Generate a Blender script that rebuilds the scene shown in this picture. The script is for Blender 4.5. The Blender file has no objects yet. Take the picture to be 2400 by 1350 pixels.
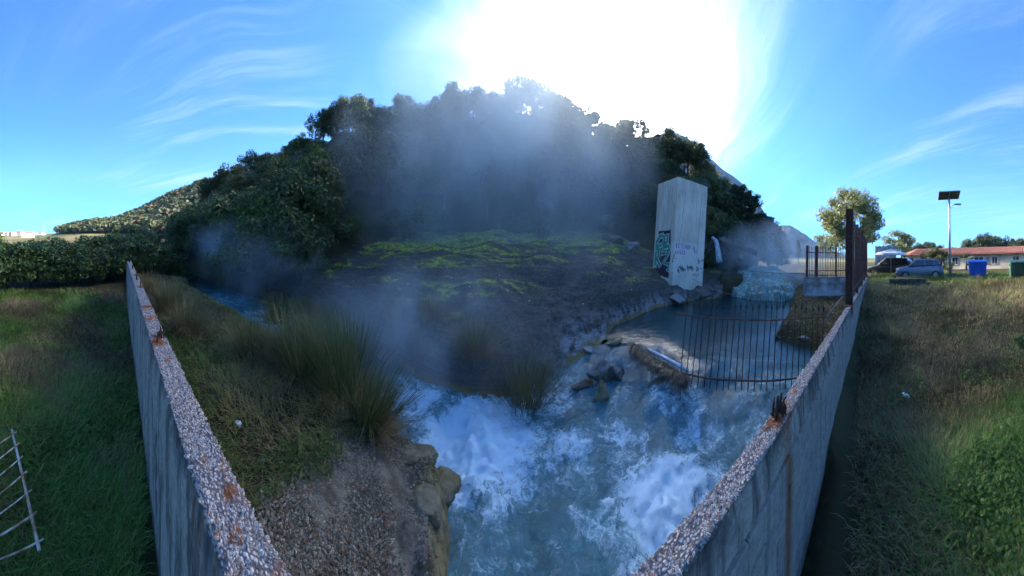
import bpy, math, random
import numpy as np
from mathutils import Vector, Matrix
rnd = random.Random(7)
RNG = np.random.default_rng(11)
SC = bpy.context.scene
COL = SC.collection

# ------------------------------------------------------------------ camera, sky, sun, exposure
F, CX, CY, ZC = 567.0, 1169.0, 577.0, 3.0        # photograph: px per radian, centre column, horizon row, eye height over the lower stream
ROLL = math.radians(2.8)
SUN_AZ, SUN_EL = math.radians(22.0), math.radians(30.0)

cam = bpy.data.cameras.new('camera')
cam_o = bpy.data.objects.new('camera', cam)
COL.objects.link(cam_o)
cam.type = 'PANO'
cam.panorama_type = 'CENTRAL_CYLINDRICAL'
cam.central_cylindrical_range_u_min = -CX / F
cam.central_cylindrical_range_u_max = (2400 - CX) / F
cam.central_cylindrical_range_v_min = -(1350 - CY) / F
cam.central_cylindrical_range_v_max = CY / F
cam.central_cylindrical_radius = 1.0
cam.clip_start = 0.05
cam.clip_end = 12000
cr, sr = math.cos(ROLL), math.sin(ROLL)
cam_o.matrix_world = Matrix(((cr, -sr, 0, 0), (0, 0, -1, 0), (sr, cr, 0, ZC), (0, 0, 0, 1)))
SC.camera = cam_o

SC.render.engine = 'CYCLES'
SC.cycles.use_denoising = True
SC.cycles.max_bounces = 6
SC.cycles.diffuse_bounces = 3
SC.cycles.glossy_bounces = 3
SC.cycles.transmission_bounces = 4
SC.cycles.transparent_max_bounces = 12
SC.cycles.volume_bounces = 3
SC.cycles.volume_max_steps = 256
SC.cycles.caustics_reflective = False
SC.cycles.caustics_refractive = False
SC.cycles.sample_clamp_indirect = 6
SC.view_settings.view_transform = 'Standard'
SC.view_settings.look = 'None'
SC.view_settings.exposure = 1.8
SC.view_settings.gamma = 1.0

world = bpy.data.worlds.new('World')
SC.world = world
world.use_nodes = True


class NT:
    """small node-tree helper: n('ShaderNodeX', prop=..., in_0=value or socket)"""
    def __init__(s, tree):
        s.t = tree
        tree.nodes.clear()

    def n(s, kind, ins=None, **props):
        nd = s.t.nodes.new(kind)
        for k, v in props.items():
            setattr(nd, k, v)
        for k, v in (ins or {}).items():
            sock = nd.inputs[k]
            if isinstance(v, bpy.types.NodeSocket):
                s.t.links.new(v, sock)
            else:
                sock.default_value = v
        return nd

    def math(s, op, a, b=0.0, c=0.0, clamp=False):
        return s.n('ShaderNodeMath', {0: a, 1: b, 2: c}, operation=op, use_clamp=clamp).outputs[0]

    def vmath(s, op, a, b=(0, 0, 0)):
        nd = s.n('ShaderNodeVectorMath', {0: a, 1: b}, operation=op)
        return nd.outputs['Value'] if op in ('DOT_PRODUCT', 'LENGTH', 'DISTANCE') else nd.outputs[0]

    def noise(s, vec, scale, detail=4, rough=0.55, dist=0.0, out='Fac'):
        return s.n('ShaderNodeTexNoise', {'Vector': vec, 'Scale': scale, 'Detail': detail, 'Roughness': rough, 'Distortion': dist}).outputs[out]

    def ramp(s, fac, lo, hi, to0=0.0, to1=1.0, smooth=True):
        return s.n('ShaderNodeMapRange', {'Value': fac, 'From Min': lo, 'From Max': hi, 'To Min': to0, 'To Max': to1},
                   interpolation_type='SMOOTHSTEP' if smooth else 'LINEAR').outputs[0]

    def mix(s, fac, a, b, blend='MIX'):
        nd = s.n('ShaderNodeMix', data_type='RGBA', blend_type=blend)
        for k, v in ((0, fac), (6, a), (7, b)):
            if isinstance(v, bpy.types.NodeSocket):
                s.t.links.new(v, nd.inputs[k])
            else:
                nd.inputs[k].default_value = v if k == 0 else (tuple(v) + (1,))[:4]
        return nd.outputs[2]

    def mapping(s, vec, scale=(1, 1, 1), loc=(0, 0, 0), rot=(0, 0, 0)):
        return s.n('ShaderNodeMapping', {'Vector': vec, 'Scale': scale, 'Location': loc, 'Rotation': rot}).outputs[0]


SUN_DIR = (math.sin(SUN_AZ) * math.cos(SUN_EL), math.cos(SUN_AZ) * math.cos(SUN_EL), math.sin(SUN_EL))
w = NT(world.node_tree)
sky = w.n('ShaderNodeTexSky', sky_type='NISHITA', sun_disc=False, sun_elevation=SUN_EL, sun_rotation=SUN_AZ,
          altitude=300.0, air_density=1.0, dust_density=0.6, ozone_density=2.6)
tc = w.n('ShaderNodeTexCoord').outputs['Generated']
dirn = w.vmath('NORMALIZE', tc)
sep = w.n('ShaderNodeSeparateXYZ', {0: dirn})
zz = w.math('MAXIMUM', sep.outputs[2], 0.0)
den = w.math('ADD', zz, 0.12)
# a thin cirrus deck seen in perspective: direction projected on a plane overhead
pl = w.n('ShaderNodeCombineXYZ', {0: w.math('DIVIDE', sep.outputs[0], den), 1: w.math('DIVIDE', sep.outputs[1], den), 2: 0.0}).outputs[0]
warp = w.noise(pl, 0.7, 3, 0.5, out='Color')
plw = w.vmath('ADD', pl, w.vmath('MULTIPLY', w.vmath('SUBTRACT', warp, (0.5, 0.5, 0.5)), (0.5, 0.5, 0.0)))
st = w.mapping(w.mapping(plw, rot=(0, 0, math.radians(-46))), scale=(0.26, 2.2, 1))
ci = w.noise(st, 1.25, 9, 0.68, 0.25)
big = w.noise(pl, 0.42, 3, 0.5)
cov = w.math('MULTIPLY', w.ramp(ci, 0.45, 0.74), w.ramp(big, 0.41, 0.62))
cosg = w.vmath('DOT_PRODUCT', dirn, SUN_DIR)
ang = w.math('ARCCOSINE', w.math('MINIMUM', cosg, 0.99999))
# circumsolar light: thin ice cloud and moist air scatter strongly forward
ang2 = w.math('MULTIPLY', ang, w.ramp(ci, 0.25, 0.75, 1.22, 0.80))
ang3 = w.math('MULTIPLY', ang, w.ramp(ci, 0.25, 0.75, 1.18, 0.84))
au1 = w.math('MULTIPLY', w.math('EXPONENT', w.math('MULTIPLY', ang3, -16.5)), 1500.0)
au2 = w.math('MULTIPLY', w.math('EXPONENT', w.math('MULTIPLY', w.math('POWER', w.math('DIVIDE', ang2, 0.37), 2.0), -1.0)), 4.0)
au3 = w.math('MULTIPLY', w.math('EXPONENT', w.math('MULTIPLY', ang, -3.8)), 1.3)
aur = w.math('ADD', w.math('ADD', au1, au2), au3)
cl_l = w.math('ADD', 1.75, w.math('MULTIPLY', w.math('ADD', au2, au3), 1.6))
skc = w.mix(1.0, sky.outputs[0], (0.06, 0.35, 0.72), 'MULTIPLY')
hz = w.math('POWER', w.math('SUBTRACT', 1.0, zz), 9.0)
skc = w.mix(w.math('MULTIPLY', hz, 0.50), skc, (1.0, 1.5, 2.1))
clc = w.n('ShaderNodeCombineXYZ', {0: w.math('MULTIPLY', cl_l, .82), 1: w.math('MULTIPLY', cl_l, 1.0), 2: w.math('MULTIPLY', cl_l, 1.14)}).outputs[0]
mixed = w.mix(w.math('MULTIPLY', cov, 0.80), skc, clc)
aurc = w.n('ShaderNodeCombineXYZ', {0: aur, 1: w.math('MULTIPLY', aur, 0.95), 2: w.math('MULTIPLY', aur, 0.88)}).outputs[0]
tot = w.mix(1.0, mixed, aurc, 'ADD')
bg = w.n('ShaderNodeBackground', {'Color': tot, 'Strength': 0.15})
w.n('ShaderNodeOutputWorld', {0: bg.outputs[0]})
world.cycles.sampling_method = 'AUTOMATIC'

sun = bpy.data.lights.new('sun', 'SUN')
sun.energy = 2.2
sun.angle = math.radians(0.53)
sun.color = (1.0, 0.93, 0.82)
sun_o = bpy.data.objects.new('sun', sun)
COL.objects.link(sun_o)
sun_o.rotation_euler = Vector(SUN_DIR).to_track_quat('Z', 'Y').to_euler()
sun_o.location = (0, 0, 60)

# ------------------------------------------------------------------ helpers
def ray(px, py):
    u, v = (px - CX) / F, (CY - py) / F
    a = math.sin(u)
    return (a * cr - v * sr, math.cos(u), a * sr + v * cr)

def at(px, py, z):
    d = ray(px, py); t = (z - ZC) / d[2]
    return Vector((d[0] * t, d[1] * t, z))

def atr(px, py, r):
    d = ray(px, py); t = r / math.hypot(d[0], d[1])
    return Vector((d[0] * t, d[1] * t, ZC + d[2] * t))

def elev(px, py):
    d = ray(px, py)
    return math.atan2(d[0], d[1]), d[2] / math.hypot(d[0], d[1])

def ss(a, b, x):
    t = np.clip((x - a) / (b - a), 0, 1)
    return t * t * (3 - 2 * t)

def _h(ix, iy, seed):
    n = (ix * 374761393 + iy * 668265263 + seed * 974634777) & 0xFFFFFFFF
    n = ((n ^ (n >> 13)) * 1274126177) & 0xFFFFFFFF
    return ((n ^ (n >> 16)) & 0xFFFF) / 65535.0

def vn(x, y, seed=0):
    x = np.asarray(x, float); y = np.asarray(y, float)
    ix, iy = np.floor(x).astype(np.int64), np.floor(y).astype(np.int64)
    fx, fy = x - ix, y - iy
    fx, fy = fx * fx * (3 - 2 * fx), fy * fy * (3 - 2 * fy)
    a, b = _h(ix, iy, seed), _h(ix + 1, iy, seed)
    c, d = _h(ix, iy + 1, seed), _h(ix + 1, iy + 1, seed)
    return (a + (b - a) * fx) * (1 - fy) + (c + (d - c) * fx) * fy - 0.5

def fbm(x, y, seed=0, o=4, g=0.5):
    s, a = 0, 1.0
    for k in range(o):
        s = s + a * vn(x * 2 ** k, y * 2 ** k, seed + k * 17)
        a *= g
    return s

def mk(name, V, faces, mat, parent=None, smooth=False, tint=None, link=True):
    """one mesh object from an (N,3) array and a list of faces or an (M,k) index array"""
    me = bpy.data.meshes.new(name)
    V = np.asarray(V, np.float32).reshape(-1, 3)
    if isinstance(faces, np.ndarray):
        M, k = faces.shape
        me.vertices.add(len(V)); me.vertices.foreach_set('co', V.ravel())
        me.loops.add(M * k); me.loops.foreach_set('vertex_index', faces.astype(np.int32).ravel())
        me.polygons.add(M); me.polygons.foreach_set('loop_start', np.arange(0, M * k, k, dtype=np.int32))
        me.polygons.foreach_set('loop_total', np.full(M, k, np.int32))
        me.update(calc_edges=True)
    else:
        me.from_pydata(V.tolist(), [], faces); me.update()
    if smooth:
        me.polygons.foreach_set('use_smooth', np.ones(len(me.polygons), bool))
    if tint is not None:
        at_ = me.attributes.new('tint', 'FLOAT', 'POINT')
        at_.data.foreach_set('value', np.asarray(tint, np.float32))
    if mat is not None:
        me.materials.append(mat)
    o = bpy.data.objects.new(name, me)
    if link:
        COL.objects.link(o)
    if parent is not None:
        o.parent = parent
    return o

def tag(o, label=None, cat=None, group=None, kind=None):
    for k, v in (('label', label), ('category', cat), ('group', group), ('kind', kind)):
        if v:
            o[k] = v
    return o

def empty(name, loc=(0, 0, 0), rz=0.0, **kw):
    o = bpy.data.objects.new(name, None)
    COL.objects.link(o)
    o.location = loc
    o.rotation_euler = (0, 0, rz)
    o.empty_display_size = 0.1
    return tag(o, **kw)

def copy_tree(o, parent=None):
    c = o.copy(); COL.objects.link(c); c.parent = parent
    for ch in o.children:
        copy_tree(ch, c)
    return c

class MB:
    """collects boxes, tubes and sheets, builds one mesh object"""
    def __init__(s):
        s.v, s.f = [], []

    def add(s, V, Fs):
        n = len(s.v)
        s.v += [tuple(p) for p in V]
        s.f += [tuple(i + n for i in f) for f in Fs]
        return s

    def box(s, c, size, rot=None, taper=1.0):
        x, y, z = (k / 2 for k in size)
        P = [Vector((sx * x * (taper if sz > 0 else 1), sy * y * (taper if sz > 0 else 1), sz * z)) for sz in (-1, 1) for sy in (-1, 1) for sx in (-1, 1)]
        if rot is not None:
            P = [rot @ p for p in P]
        P = [p + Vector(c) for p in P]
        return s.add(P, [(0, 2, 3, 1), (4, 5, 7, 6), (0, 1, 5, 4), (2, 6, 7, 3), (0, 4, 6, 2), (1, 3, 7, 5)])

    def tube(s, pts, rad, n=6, cap=True, squash=None):
        pts = [Vector(p) for p in pts]
        rads = rad if isinstance(rad, (list, tuple)) else [rad] * len(pts)
        rings = []
        base = len(s.v)
        up = Vector((0.13, 0.21, 0.97))
        for i, p in enumerate(pts):
            d = (pts[min(i + 1, len(pts) - 1)] - pts[max(i - 1, 0)]).normalized()
            a = d.cross(up)
            if a.length < 0.05:
                a = d.cross(Vector((1, 0, 0)))
            a.normalize(); b = d.cross(a).normalized()
            for k in range(n):
                t = 2 * math.pi * k / n
                s.v.append(tuple(p + a * math.cos(t) * rads[i] + b * math.sin(t) * rads[i]))
        for i in range(len(pts) - 1):
            for k in range(n):
                q = base + i * n
                s.f.append((q + k, q + (k + 1) % n, q + n + (k + 1) % n, q + n + k))
        if cap:
            s.f.append(tuple(base + k for k in range(n))[::-1])
            s.f.append(tuple(base + (len(pts) - 1) * n + k for k in range(n)))
        return s

    def build(s, name, mat, parent=None, smooth=False, bevel=0):
        o = mk(name, s.v, s.f, mat, parent, smooth)
        if bevel:
            m = o.modifiers.new('bevel', 'BEVEL'); m.width = bevel; m.segments = 2; m.limit_method = 'ANGLE'
        return o

def grid_faces(nu, nv, wrap=False):
    """faces of a (nu rows) x (nv columns) vertex grid"""
    c = np.arange(nv if wrap else nv - 1)
    r = np.arange(nu - 1)[:, None]
    a = r * nv + c
    b = r * nv + (c + 1) % nv
    return np.stack([a, b, b + nv, a + nv], -1).reshape(-1, 4)

# ------------------------------------------------------------------ materials
MATS = {}
def mat(name, fn):
    m = bpy.data.materials.new(name)
    m.use_nodes = True
    t = NT(m.node_tree)
    fn(t)
    MATS[name] = m
    return m

def out(t, sh, disp=None):
    t.n('ShaderNodeOutputMaterial', {'Surface': sh})

def principled(t, col, rough=0.7, bump=None, bstr=0.3, bdist=0.02, metal=0.0, spec=0.4, **kw):
    ins = {'Base Color': col if isinstance(col, bpy.types.NodeSocket) else (tuple(col) + (1,))[:4], 'Roughness': rough, 'Metallic': metal, 'Specular IOR Level': spec}
    ins.update(kw)
    if bump is not None:
        ins['Normal'] = t.n('ShaderNodeBump', {'Height': bump, 'Strength': bstr, 'Distance': bdist}).outputs[0]
    return t.n('ShaderNodeBsdfPrincipled', ins).outputs[0]

def simple(name, c, rough=0.6, var=0.25, scale=6.0, metal=0.0, spec=0.4, bstr=0.15, bdist=0.01, c2=None, detail=5):
    def fn(t):
        p = t.n('ShaderNodeTexCoord').outputs['Object']
        a = t.noise(p, scale, detail, 0.6)
        lo = c2 if c2 else tuple(k * (1 - var) for k in c)
        hi = tuple(min(1, k * (1 + var * (0 if c2 else 1))) for k in c)
        col = t.mix(t.ramp(a, 0.35, 0.65), lo, hi)
        out(t, principled(t, col, rough, t.noise(p, scale * 6, 4, 0.6), bstr, bdist, metal, spec))
    return mat(name, fn)

def leafmat(name, dark, light, rough=0.55, trans=0.25, dry=None):
    """foliage: colour varies with the clump's tint, a little light passes through"""
    def fn(t):
        ti = t.n('ShaderNodeAttribute', attribute_name='tint').outputs['Fac']
        oi = t.n('ShaderNodeObjectInfo').outputs['Random']
        f = t.math('ADD', t.math('MULTIPLY', ti, 0.75), t.math('MULTIPLY', oi, 0.25), clamp=True)
        col = t.mix(f, dark, light)
        if dry:
            col = t.mix(t.ramp(ti, 0.86, 0.97), col, dry)
        p = principled(t, col, rough, spec=0.25)
        tr = t.n('ShaderNodeBsdfTranslucent', {'Color': t.mix(0.5, col, tuple(min(1, k * 1.6) for k in light))}).outputs[0]
        out(t, t.n('ShaderNodeMixShader', {0: trans, 1: p, 2: tr}).outputs[0])
    return mat(name, fn)
# ------------------------------------------------------------------ the lie of the land
def chain(pts):
    return np.array(pts, float)
# stream: x, y, half width, water level
MAIN = chain([(13.5, 6.6, 1.5, .72), (11.0, 6.2, 1.9, .70), (7.8, 5.6, 2.3, .70), (5.2, 4.6, 1.75, .70), (4.1, 3.8, 1.35, .68), (3.3, 4.0, 1.2, .45),
              (2.4, 4.2, 1.3, .22), (1.4, 4.0, 1.35, .04), (0.7, 3.4, 1.1, 0.0), (0.95, 2.2, 1.05, -.02), (1.10, 1.6, .95, -.04)])
SIDE = chain([(4.9, 2.6, 1.3, .66), (3.9, 2.2, 1.1, .42), (2.9, 2.2, 1.2, .16), (1.6, 2.6, 1.2, .02)])
POOL = chain([(3.2, 5.2, .5, .60), (4.2, 6.0, 1.0, .70), (6.4, 7.0, 1.3, .70), (9.0, 7.0, 1.6, .70)])
LEFT = chain([(0.4, 3.7, .9, 0), (-.7, 4.0, .68, 0), (-1.9, 4.55, .55, -.02), (-3.4, 5.0, .62, -.08), (-6.8, 5.7, .95, -.2), (-11, 5.6, 1.1, -.3), (-16, 5.3, .9, -.3), (-30, 4.4, .9, -.35)])

def stream(x, y):
    """signed distance to the wet bed (negative inside) and the water level"""
    x = np.asarray(x, float); y = np.asarray(y, float)
    best = np.full(x.shape, 1e9); ws = np.zeros(x.shape); zs = np.zeros(x.shape)
    for P in (MAIN, SIDE, LEFT, POOL):
        for a, b in zip(P[:-1], P[1:]):
            dx, dy = b[0] - a[0], b[1] - a[1]
            t = np.clip(((x - a[0]) * dx + (y - a[1]) * dy) / (dx * dx + dy * dy), 0, 1)
            d = np.hypot(x - a[0] - t * dx, y - a[1] - t * dy)
            e = d - (a[2] + t * (b[2] - a[2]))
            best = np.minimum(best, e)
            wgt = np.exp(-np.clip(d, 0, 30) * 5.0) + 1e-30
            ws += wgt; zs += wgt * (a[3] + t * (b[3] - a[3]))
    return best, zs / ws

TH = lambda px: math.sin((px - CX) / F) and (px - CX) / F
# skyline of the wooded hill and the range beyond it, from the photograph: column, row
HILL = [(380, 556), (440, 520), (500, 440), (545, 395), (600, 352), (650, 338), (700, 318), (740, 300), (770, 268), (810, 240), (860, 238), (950, 235), (1030, 222), (1110, 210),
        (1225, 198), (1290, 203), (1340, 224), (1400, 250), (1450, 268), (1510, 292), (1560, 308), (1600, 334), (1640, 368), (1680, 412), (1715, 456), (1750, 505), (1800, 566), (1850, 596)]
FARH = [(60, 548), (95, 546), (200, 522), (270, 514), (330, 492), (400, 458), (470, 432), (520, 424), (640, 410), (800, 400), (900, 470), (1000, 570)]
def sky_interp(lst, th):
    e = [elev(*p) for p in lst]
    return np.interp(th, [a for a, _ in e], [b for _, b in e], left=-0.2, right=-0.2)

def ridge_r(th):
    return np.interp(th, [-1.45, -1.2, -1.0, -.7, -.4, 0, .3, .5, .7, .9, 1.2], [40, 34, 34, 40, 44, 44, 40, 36, 32, 30, 30])
def base_r(th):
    return np.interp(th, [-1.45, -1.25, -1.1, -.9, -.7, -.5, -.2, .3, .6, .8, 1.0, 1.2], [24, 19, 15.5, 13.5, 13.5, 16, 18.5, 19, 18, 17.5, 20, 25])
def foot_r(th):
    return np.interp(th, [-1.1, -.98, -.745, -.544, -.27, -.09, .085, .253, .3, .424, .56, .698, .838, 1.0],
                     [14, 12.3, 9.6, 6.6, 5.0, 4.6, 4.7, 5.5, 5.8, 6.3, 8.0, 10.2, 11.8, 13.5])
def mound_h(x, y):
    th = np.arctan2(x, y); r = np.hypot(x, y)
    t = np.maximum(r - foot_r(th), 0)
    zf = np.interp(th, [-.9, -.3, .1, .3, .45, .9], [-.2, 0, .05, .4, .72, .75])
    amp = ss(-1.0, -.66, th) * (1 - 0.5 * ss(.55, .95, th))
    hum = fbm(x * .45, y * .55, 3, 3) * 0.60 + fbm(x * .9 + 0.4 * y, y * 2.4, 5, 4) * 0.26
    z = zf + amp * (1.30 * (1 - np.exp(-t / 1.35)) + np.minimum(t, 13) * np.interp(th, [-.8, -.4, 0, .35, .6], [.12, .18, .205, .19, .13])) + ss(0.2, 2.0, t) * hum * (0.35 + 0.65 * amp)
    # ledges eaten out of the travertine near the water
    z += ss(.05, .5, t) * (1 - ss(1.5, 3.5, t)) * (0.22 * fbm(x * 2.2, y * 2.2, 9, 4))
    return z

def land(x, y):
    x = np.asarray(x, float); y = np.asarray(y, float)
    th = np.arctan2(x, y); r = np.hypot(x, y)
    # near side of the wall: low ground on one hand, a field climbing on the other
    zl = 0.02 + 0.10 * fbm(x * .5, y * .5, 21, 3) + 1.2 * ss(40, 130, r) + np.maximum(r - 130, 0) * 0.0065
    zr = 0.55 + 0.92 * ss(4.0, 12.0, x) + 0.10 * fbm(x * .7, y * .7, 22, 4) - 0.5 * ss(24, 45, r)
    near = zl + (zr - zl) * ss(-1.2, 1.8, x)
    # far side of the wall
    bank = 0.62 + 0.10 * fbm(x * .9, y * .9, 23, 4) - 0.35 * ss(-5, -16, -(-x)) * 0 - 0.30 * ss(6, 18, -x)
    bankr = 0.85 + 0.60 * ss(5.0, 9.5, x) + 0.12 * fbm(x * .8, y * .8, 24, 4)
    d, zw = stream(x, y)
    bank = np.where(x < 3, np.minimum(bank, zw + .16 + (bank - zw - .16) * ss(.05, 1.5, d)), bank)
    far = bank + (bankr - bank) * ss(2.5, 5.0, x)
    wy = 0.55 + 0.0 * x
    side = ss(-.25, .25, y - wy)
    z = near * (1 - side) + far * side
    # other side of the stream
    z2 = 0.35 + 0.12 * fbm(x * .6, y * .6, 25, 4)
    z2 = np.where(x > 8, 1.0 + 0.8 * ss(10, 17, r), z2)
    d, zw = stream(x, y)
    beyond = ss(-.3, .3, r - foot_r(np.clip(th, -1.1, 1.0))) * ss(-1.45, -1.25, th) * (1 - ss(1.02, 1.2, th))
    z = z * (1 - beyond) + z2 * beyond
    # the wooded hill
    rr, rb = ridge_r(th), base_r(th)
    e = sky_interp(HILL, th)
    zt = ZC + e * rr - 5.4 * np.interp(th, [-1.3, -.8, 0, .35, .55, .75, .9], [.6, .9, 1, .95, .78, .68, .85])
    zb = np.interp(th, [-1.2, -.8, -.4, .2, .6, 1.0], [.3, 1.0, 3.0, 3.6, 2.8, 1.5])
    t = (r - rb) / (rr - rb)
    g = np.clip(t, 0, 1)
    g = 0.55 * g + 0.45 * np.sin(g * math.pi / 2)
    hz = zb + np.maximum(zt - zb, 0) * g + 0.9 * fbm(x * .18, y * .18, 31, 4) * ss(0, .2, t)
    hz = np.where(t > 1, hz - np.maximum(zt - zb, 0) * 0.5 * ss(1.0, 2.6, t), hz)
    z = np.where((zt > zb), z + (np.maximum(hz, z) - z) * ss(-.02, .04, t) * (1 - ss(2.2, 3.0, t)), z)
    # the low wooded range further off
    e2 = sky_interp(FARH, th)
    r2 = 190.0
    z3 = (ZC + e2 * r2 - 3.0)
    g2 = ss(60, r2, r) * (1 - ss(260, 420, r))
    z = np.where(e2 > -0.1, z + np.maximum(z3 - z, 0) * g2, z)
    # knobbly mineral crust along the near shore
    cr_ = ss(.75, .35, d) * ss(-.15, .1, d) * ss(-1.6, -.9, x) * ss(.6, .1, x) * (y < 3.3)
    z = z + cr_ * (.10 + .34 * np.abs(fbm(x * 2.6, y * 2.6, 151, 3)))
    # bed of the stream
    bed = zw - 0.38
    z = z + (np.minimum(bed, z) - z) * ss(.42, -.12, d) * ss(.50, .72, y)
    return z

def H1(x, y):
    return float(land(np.array([x]), np.array([y]))[0])

def soil(t):
    p = t.n('ShaderNodeNewGeometry').outputs['Position']
    a = t.noise(p, 0.9, 6, 0.62)
    b = t.noise(p, 9.0, 5, 0.65)
    c = t.mix(t.ramp(a, .38, .62), (.030, .026, .014), (.062, .050, .026))
    c = t.mix(t.ramp(b, .45, .7), c, (.050, .058, .020))
    gd = t.math('ADD', t.vmath('DISTANCE', p, (-.55, 1.9, .45)), t.math('MULTIPLY', t.noise(p, 2.5, 5, .6), .9))
    c = t.mix(t.ramp(gd, 1.95, 1.35), c, t.mix(t.ramp(b, .35, .65), (.085, .070, .050), (.20, .172, .130)))
    e1 = t.math('MINIMUM', t.vmath('DISTANCE', p, (-.05, 2.35, .1)), t.vmath('DISTANCE', p, (-.50, 2.75, .15)))
    e2 = t.math('MINIMUM', t.vmath('DISTANCE', p, (-.95, 2.98, .15)), t.vmath('DISTANCE', p, (-.2, 2.0, .1)))
    ed = t.math('ADD', t.math('MINIMUM', e1, e2), t.math('MULTIPLY', t.noise(p, 6, 5, .65), .30))
    c = t.mix(t.ramp(ed, .62, .42), c, t.mix(t.ramp(t.noise(p, 7, 6, .65), .36, .64), (.060, .060, .022), (.24, .20, .105)))
    far = t.ramp(t.vmath('LENGTH', p), 45, 110)
    fld = t.mix(t.ramp(t.noise(p, .02, 4, .5), .42, .58), (.20, .16, .075), (.075, .085, .03))
    c = t.mix(far, c, fld)
    out(t, principled(t, c, .95, t.noise(p, 22, 6, .7), .6, .05, spec=.1))
mat('soil', soil)

nth = 560
th_ = np.linspace(-math.pi, math.pi, nth, endpoint=False)
rr_ = np.concatenate([[0.02], 0.30 * 1.031 ** np.arange(310)])
rr_ = rr_[rr_ < 2600]
R, T = np.meshgrid(rr_, th_, indexing='ij')
GX, GY = R * np.sin(T), R * np.cos(T)
GZ = land(GX, GY)
# sunk under the travertine, which is its own piece
mt = GX * 0
inm = (R > foot_r(np.clip(T, -1.1, 1.0)) + .5) & (np.abs(T + .02) < .93) & (R < base_r(T) + 1.0)
GZ = np.where(inm, np.minimum(GZ, mound_h(GX, GY) - .25), GZ)
GZ += 0.03 * fbm(GX * 3, GY * 3, 41, 3) * (R < 40)
g = mk('ground', np.stack([GX, GY, GZ], -1), grid_faces(len(rr_), nth, True)[:, ::-1].copy(), MATS['soil'], smooth=True)
tag(g, 'dark soil under grass and thicket, rolling off to pale fields', kind='structure')

# ------------------------------------------------------------------ the travertine mound with moss
def travertine(t):
    g_ = t.n('ShaderNodeNewGeometry')
    p = g_.outputs['Position']
    a = t.noise(p, 1.1, 6, .62, .4)
    fine = t.noise(p, 12, 6, .7)
    c = t.mix(t.ramp(fine, .35, .68), (.030, .026, .019), (.098, .086, .068))
    ht = t.n('ShaderNodeAttribute', attribute_name='tint').outputs['Fac']      # height over the foot, 0..1
    # pale crust splashed by the water along the foot
    crust = t.math('MULTIPLY', t.ramp(ht, .24, .0), t.ramp(t.noise(p, 3.2, 6, .7), .40, .60))
    crust = t.math('MULTIPLY', crust, t.ramp(t.n('ShaderNodeSeparateXYZ', {0: p}).outputs[0], .3, 2.0))
    c = t.mix(crust, c, (.36, .34, .33))
    # ochre band at the waterline
    och = t.math('MULTIPLY', t.ramp(ht, .07, .015), t.ramp(t.noise(p, 2.0, 4, .6), .38, .55))
    c = t.mix(och, c, (.26, .17, .055))
    # moss grows on the flatter shoulders, in long streaks
    up = t.n('ShaderNodeSeparateXYZ', {0: g_.outputs['Normal']}).outputs[2]
    pm = t.mapping(p, scale=(.30, .55, 2.3), rot=(0, .03, 0))
    bandn = t.noise(pm, 1.15, 6, .60, .35)
    top = t.ramp(ht, .60, .95, 0.0, .20)
    ms = t.math('MULTIPLY', t.ramp(t.math('ADD', bandn, top), .505, .615), t.ramp(t.noise(p, 4.5, 6, .7), .30, .52))
    ms = t.math('MULTIPLY', ms, t.math('MULTIPLY', t.ramp(up, .62, .90), t.ramp(ht, .24, .44)))
    mc = t.mix(t.ramp(t.noise(p, 5, 5, .6), .35, .65), (.085, .115, .015), (.38, .40, .035))
    c = t.mix(ms, c, mc)
    peb = t.n('ShaderNodeTexVoronoi', {'Vector': p, 'Scale': 13.0}).outputs['Distance']
    pk = t.math('MULTIPLY', t.ramp(peb, .14, .08), t.ramp(t.noise(p, 2.3, 3, .5), .52, .60))
    c = t.mix(t.math('MULTIPLY', pk, .7), c, (.34, .33, .34))
    strata = t.noise(t.mapping(p, scale=(.5, .5, 6.0)), 1.4, 6, .65, .4)
    c = t.mix(t.math('MULTIPLY', t.ramp(strata, .5, .66), .45), c, (.135, .118, .092))
    h = t.math('ADD', t.math('ADD', t.noise(p, 5, 7, .72), t.math('MULTIPLY', fine, .5)), t.math('MULTIPLY', strata, 1.2))
    out(t, principled(t, c, .82, h, .9, .09, spec=.25))
mat('travertine', travertine)
tt = np.linspace(-1.02, .93, 620)
ux = np.linspace(0, 1, 230) ** 1.35
Tm = tt[None, :] + 0 * ux[:, None]
fr = foot_r(Tm) - .45 + 0.16 * fbm(Tm * 9, Tm * 0, 51, 4) * 2
Rm = fr + (base_r(Tm) + 3.0 - fr) * ux[:, None]
MX, MY = Rm * np.sin(Tm), Rm * np.cos(Tm)
MZ = mound_h(MX, MY)
d_, zw_ = stream(MX, MY)
MZ = MZ - 0.8 * ss(.25, -.55, d_) - 0.5 * ss(.0, -.03, Rm - fr + .001) * 0
MZ += 0.05 * fbm(MX * 5, MY * 5, 52, 4, .6) + 0.03 * fbm(MX * 14, MY * 14, 53, 3)
MZ -= 0.9 * ss(.70, .93, Tm) * 0
hh = np.clip((MZ - zw_) / 3.4, 0, 1)
m = mk('travertine_mound', np.stack([MX, MY, MZ], -1), grid_faces(*MX.shape)[:, ::-1].copy(), MATS['travertine'], smooth=True, tint=hh.ravel())
tag(m, 'dark crusty travertine mound streaked with yellow-green moss beside the stream', kind='structure')

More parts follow.
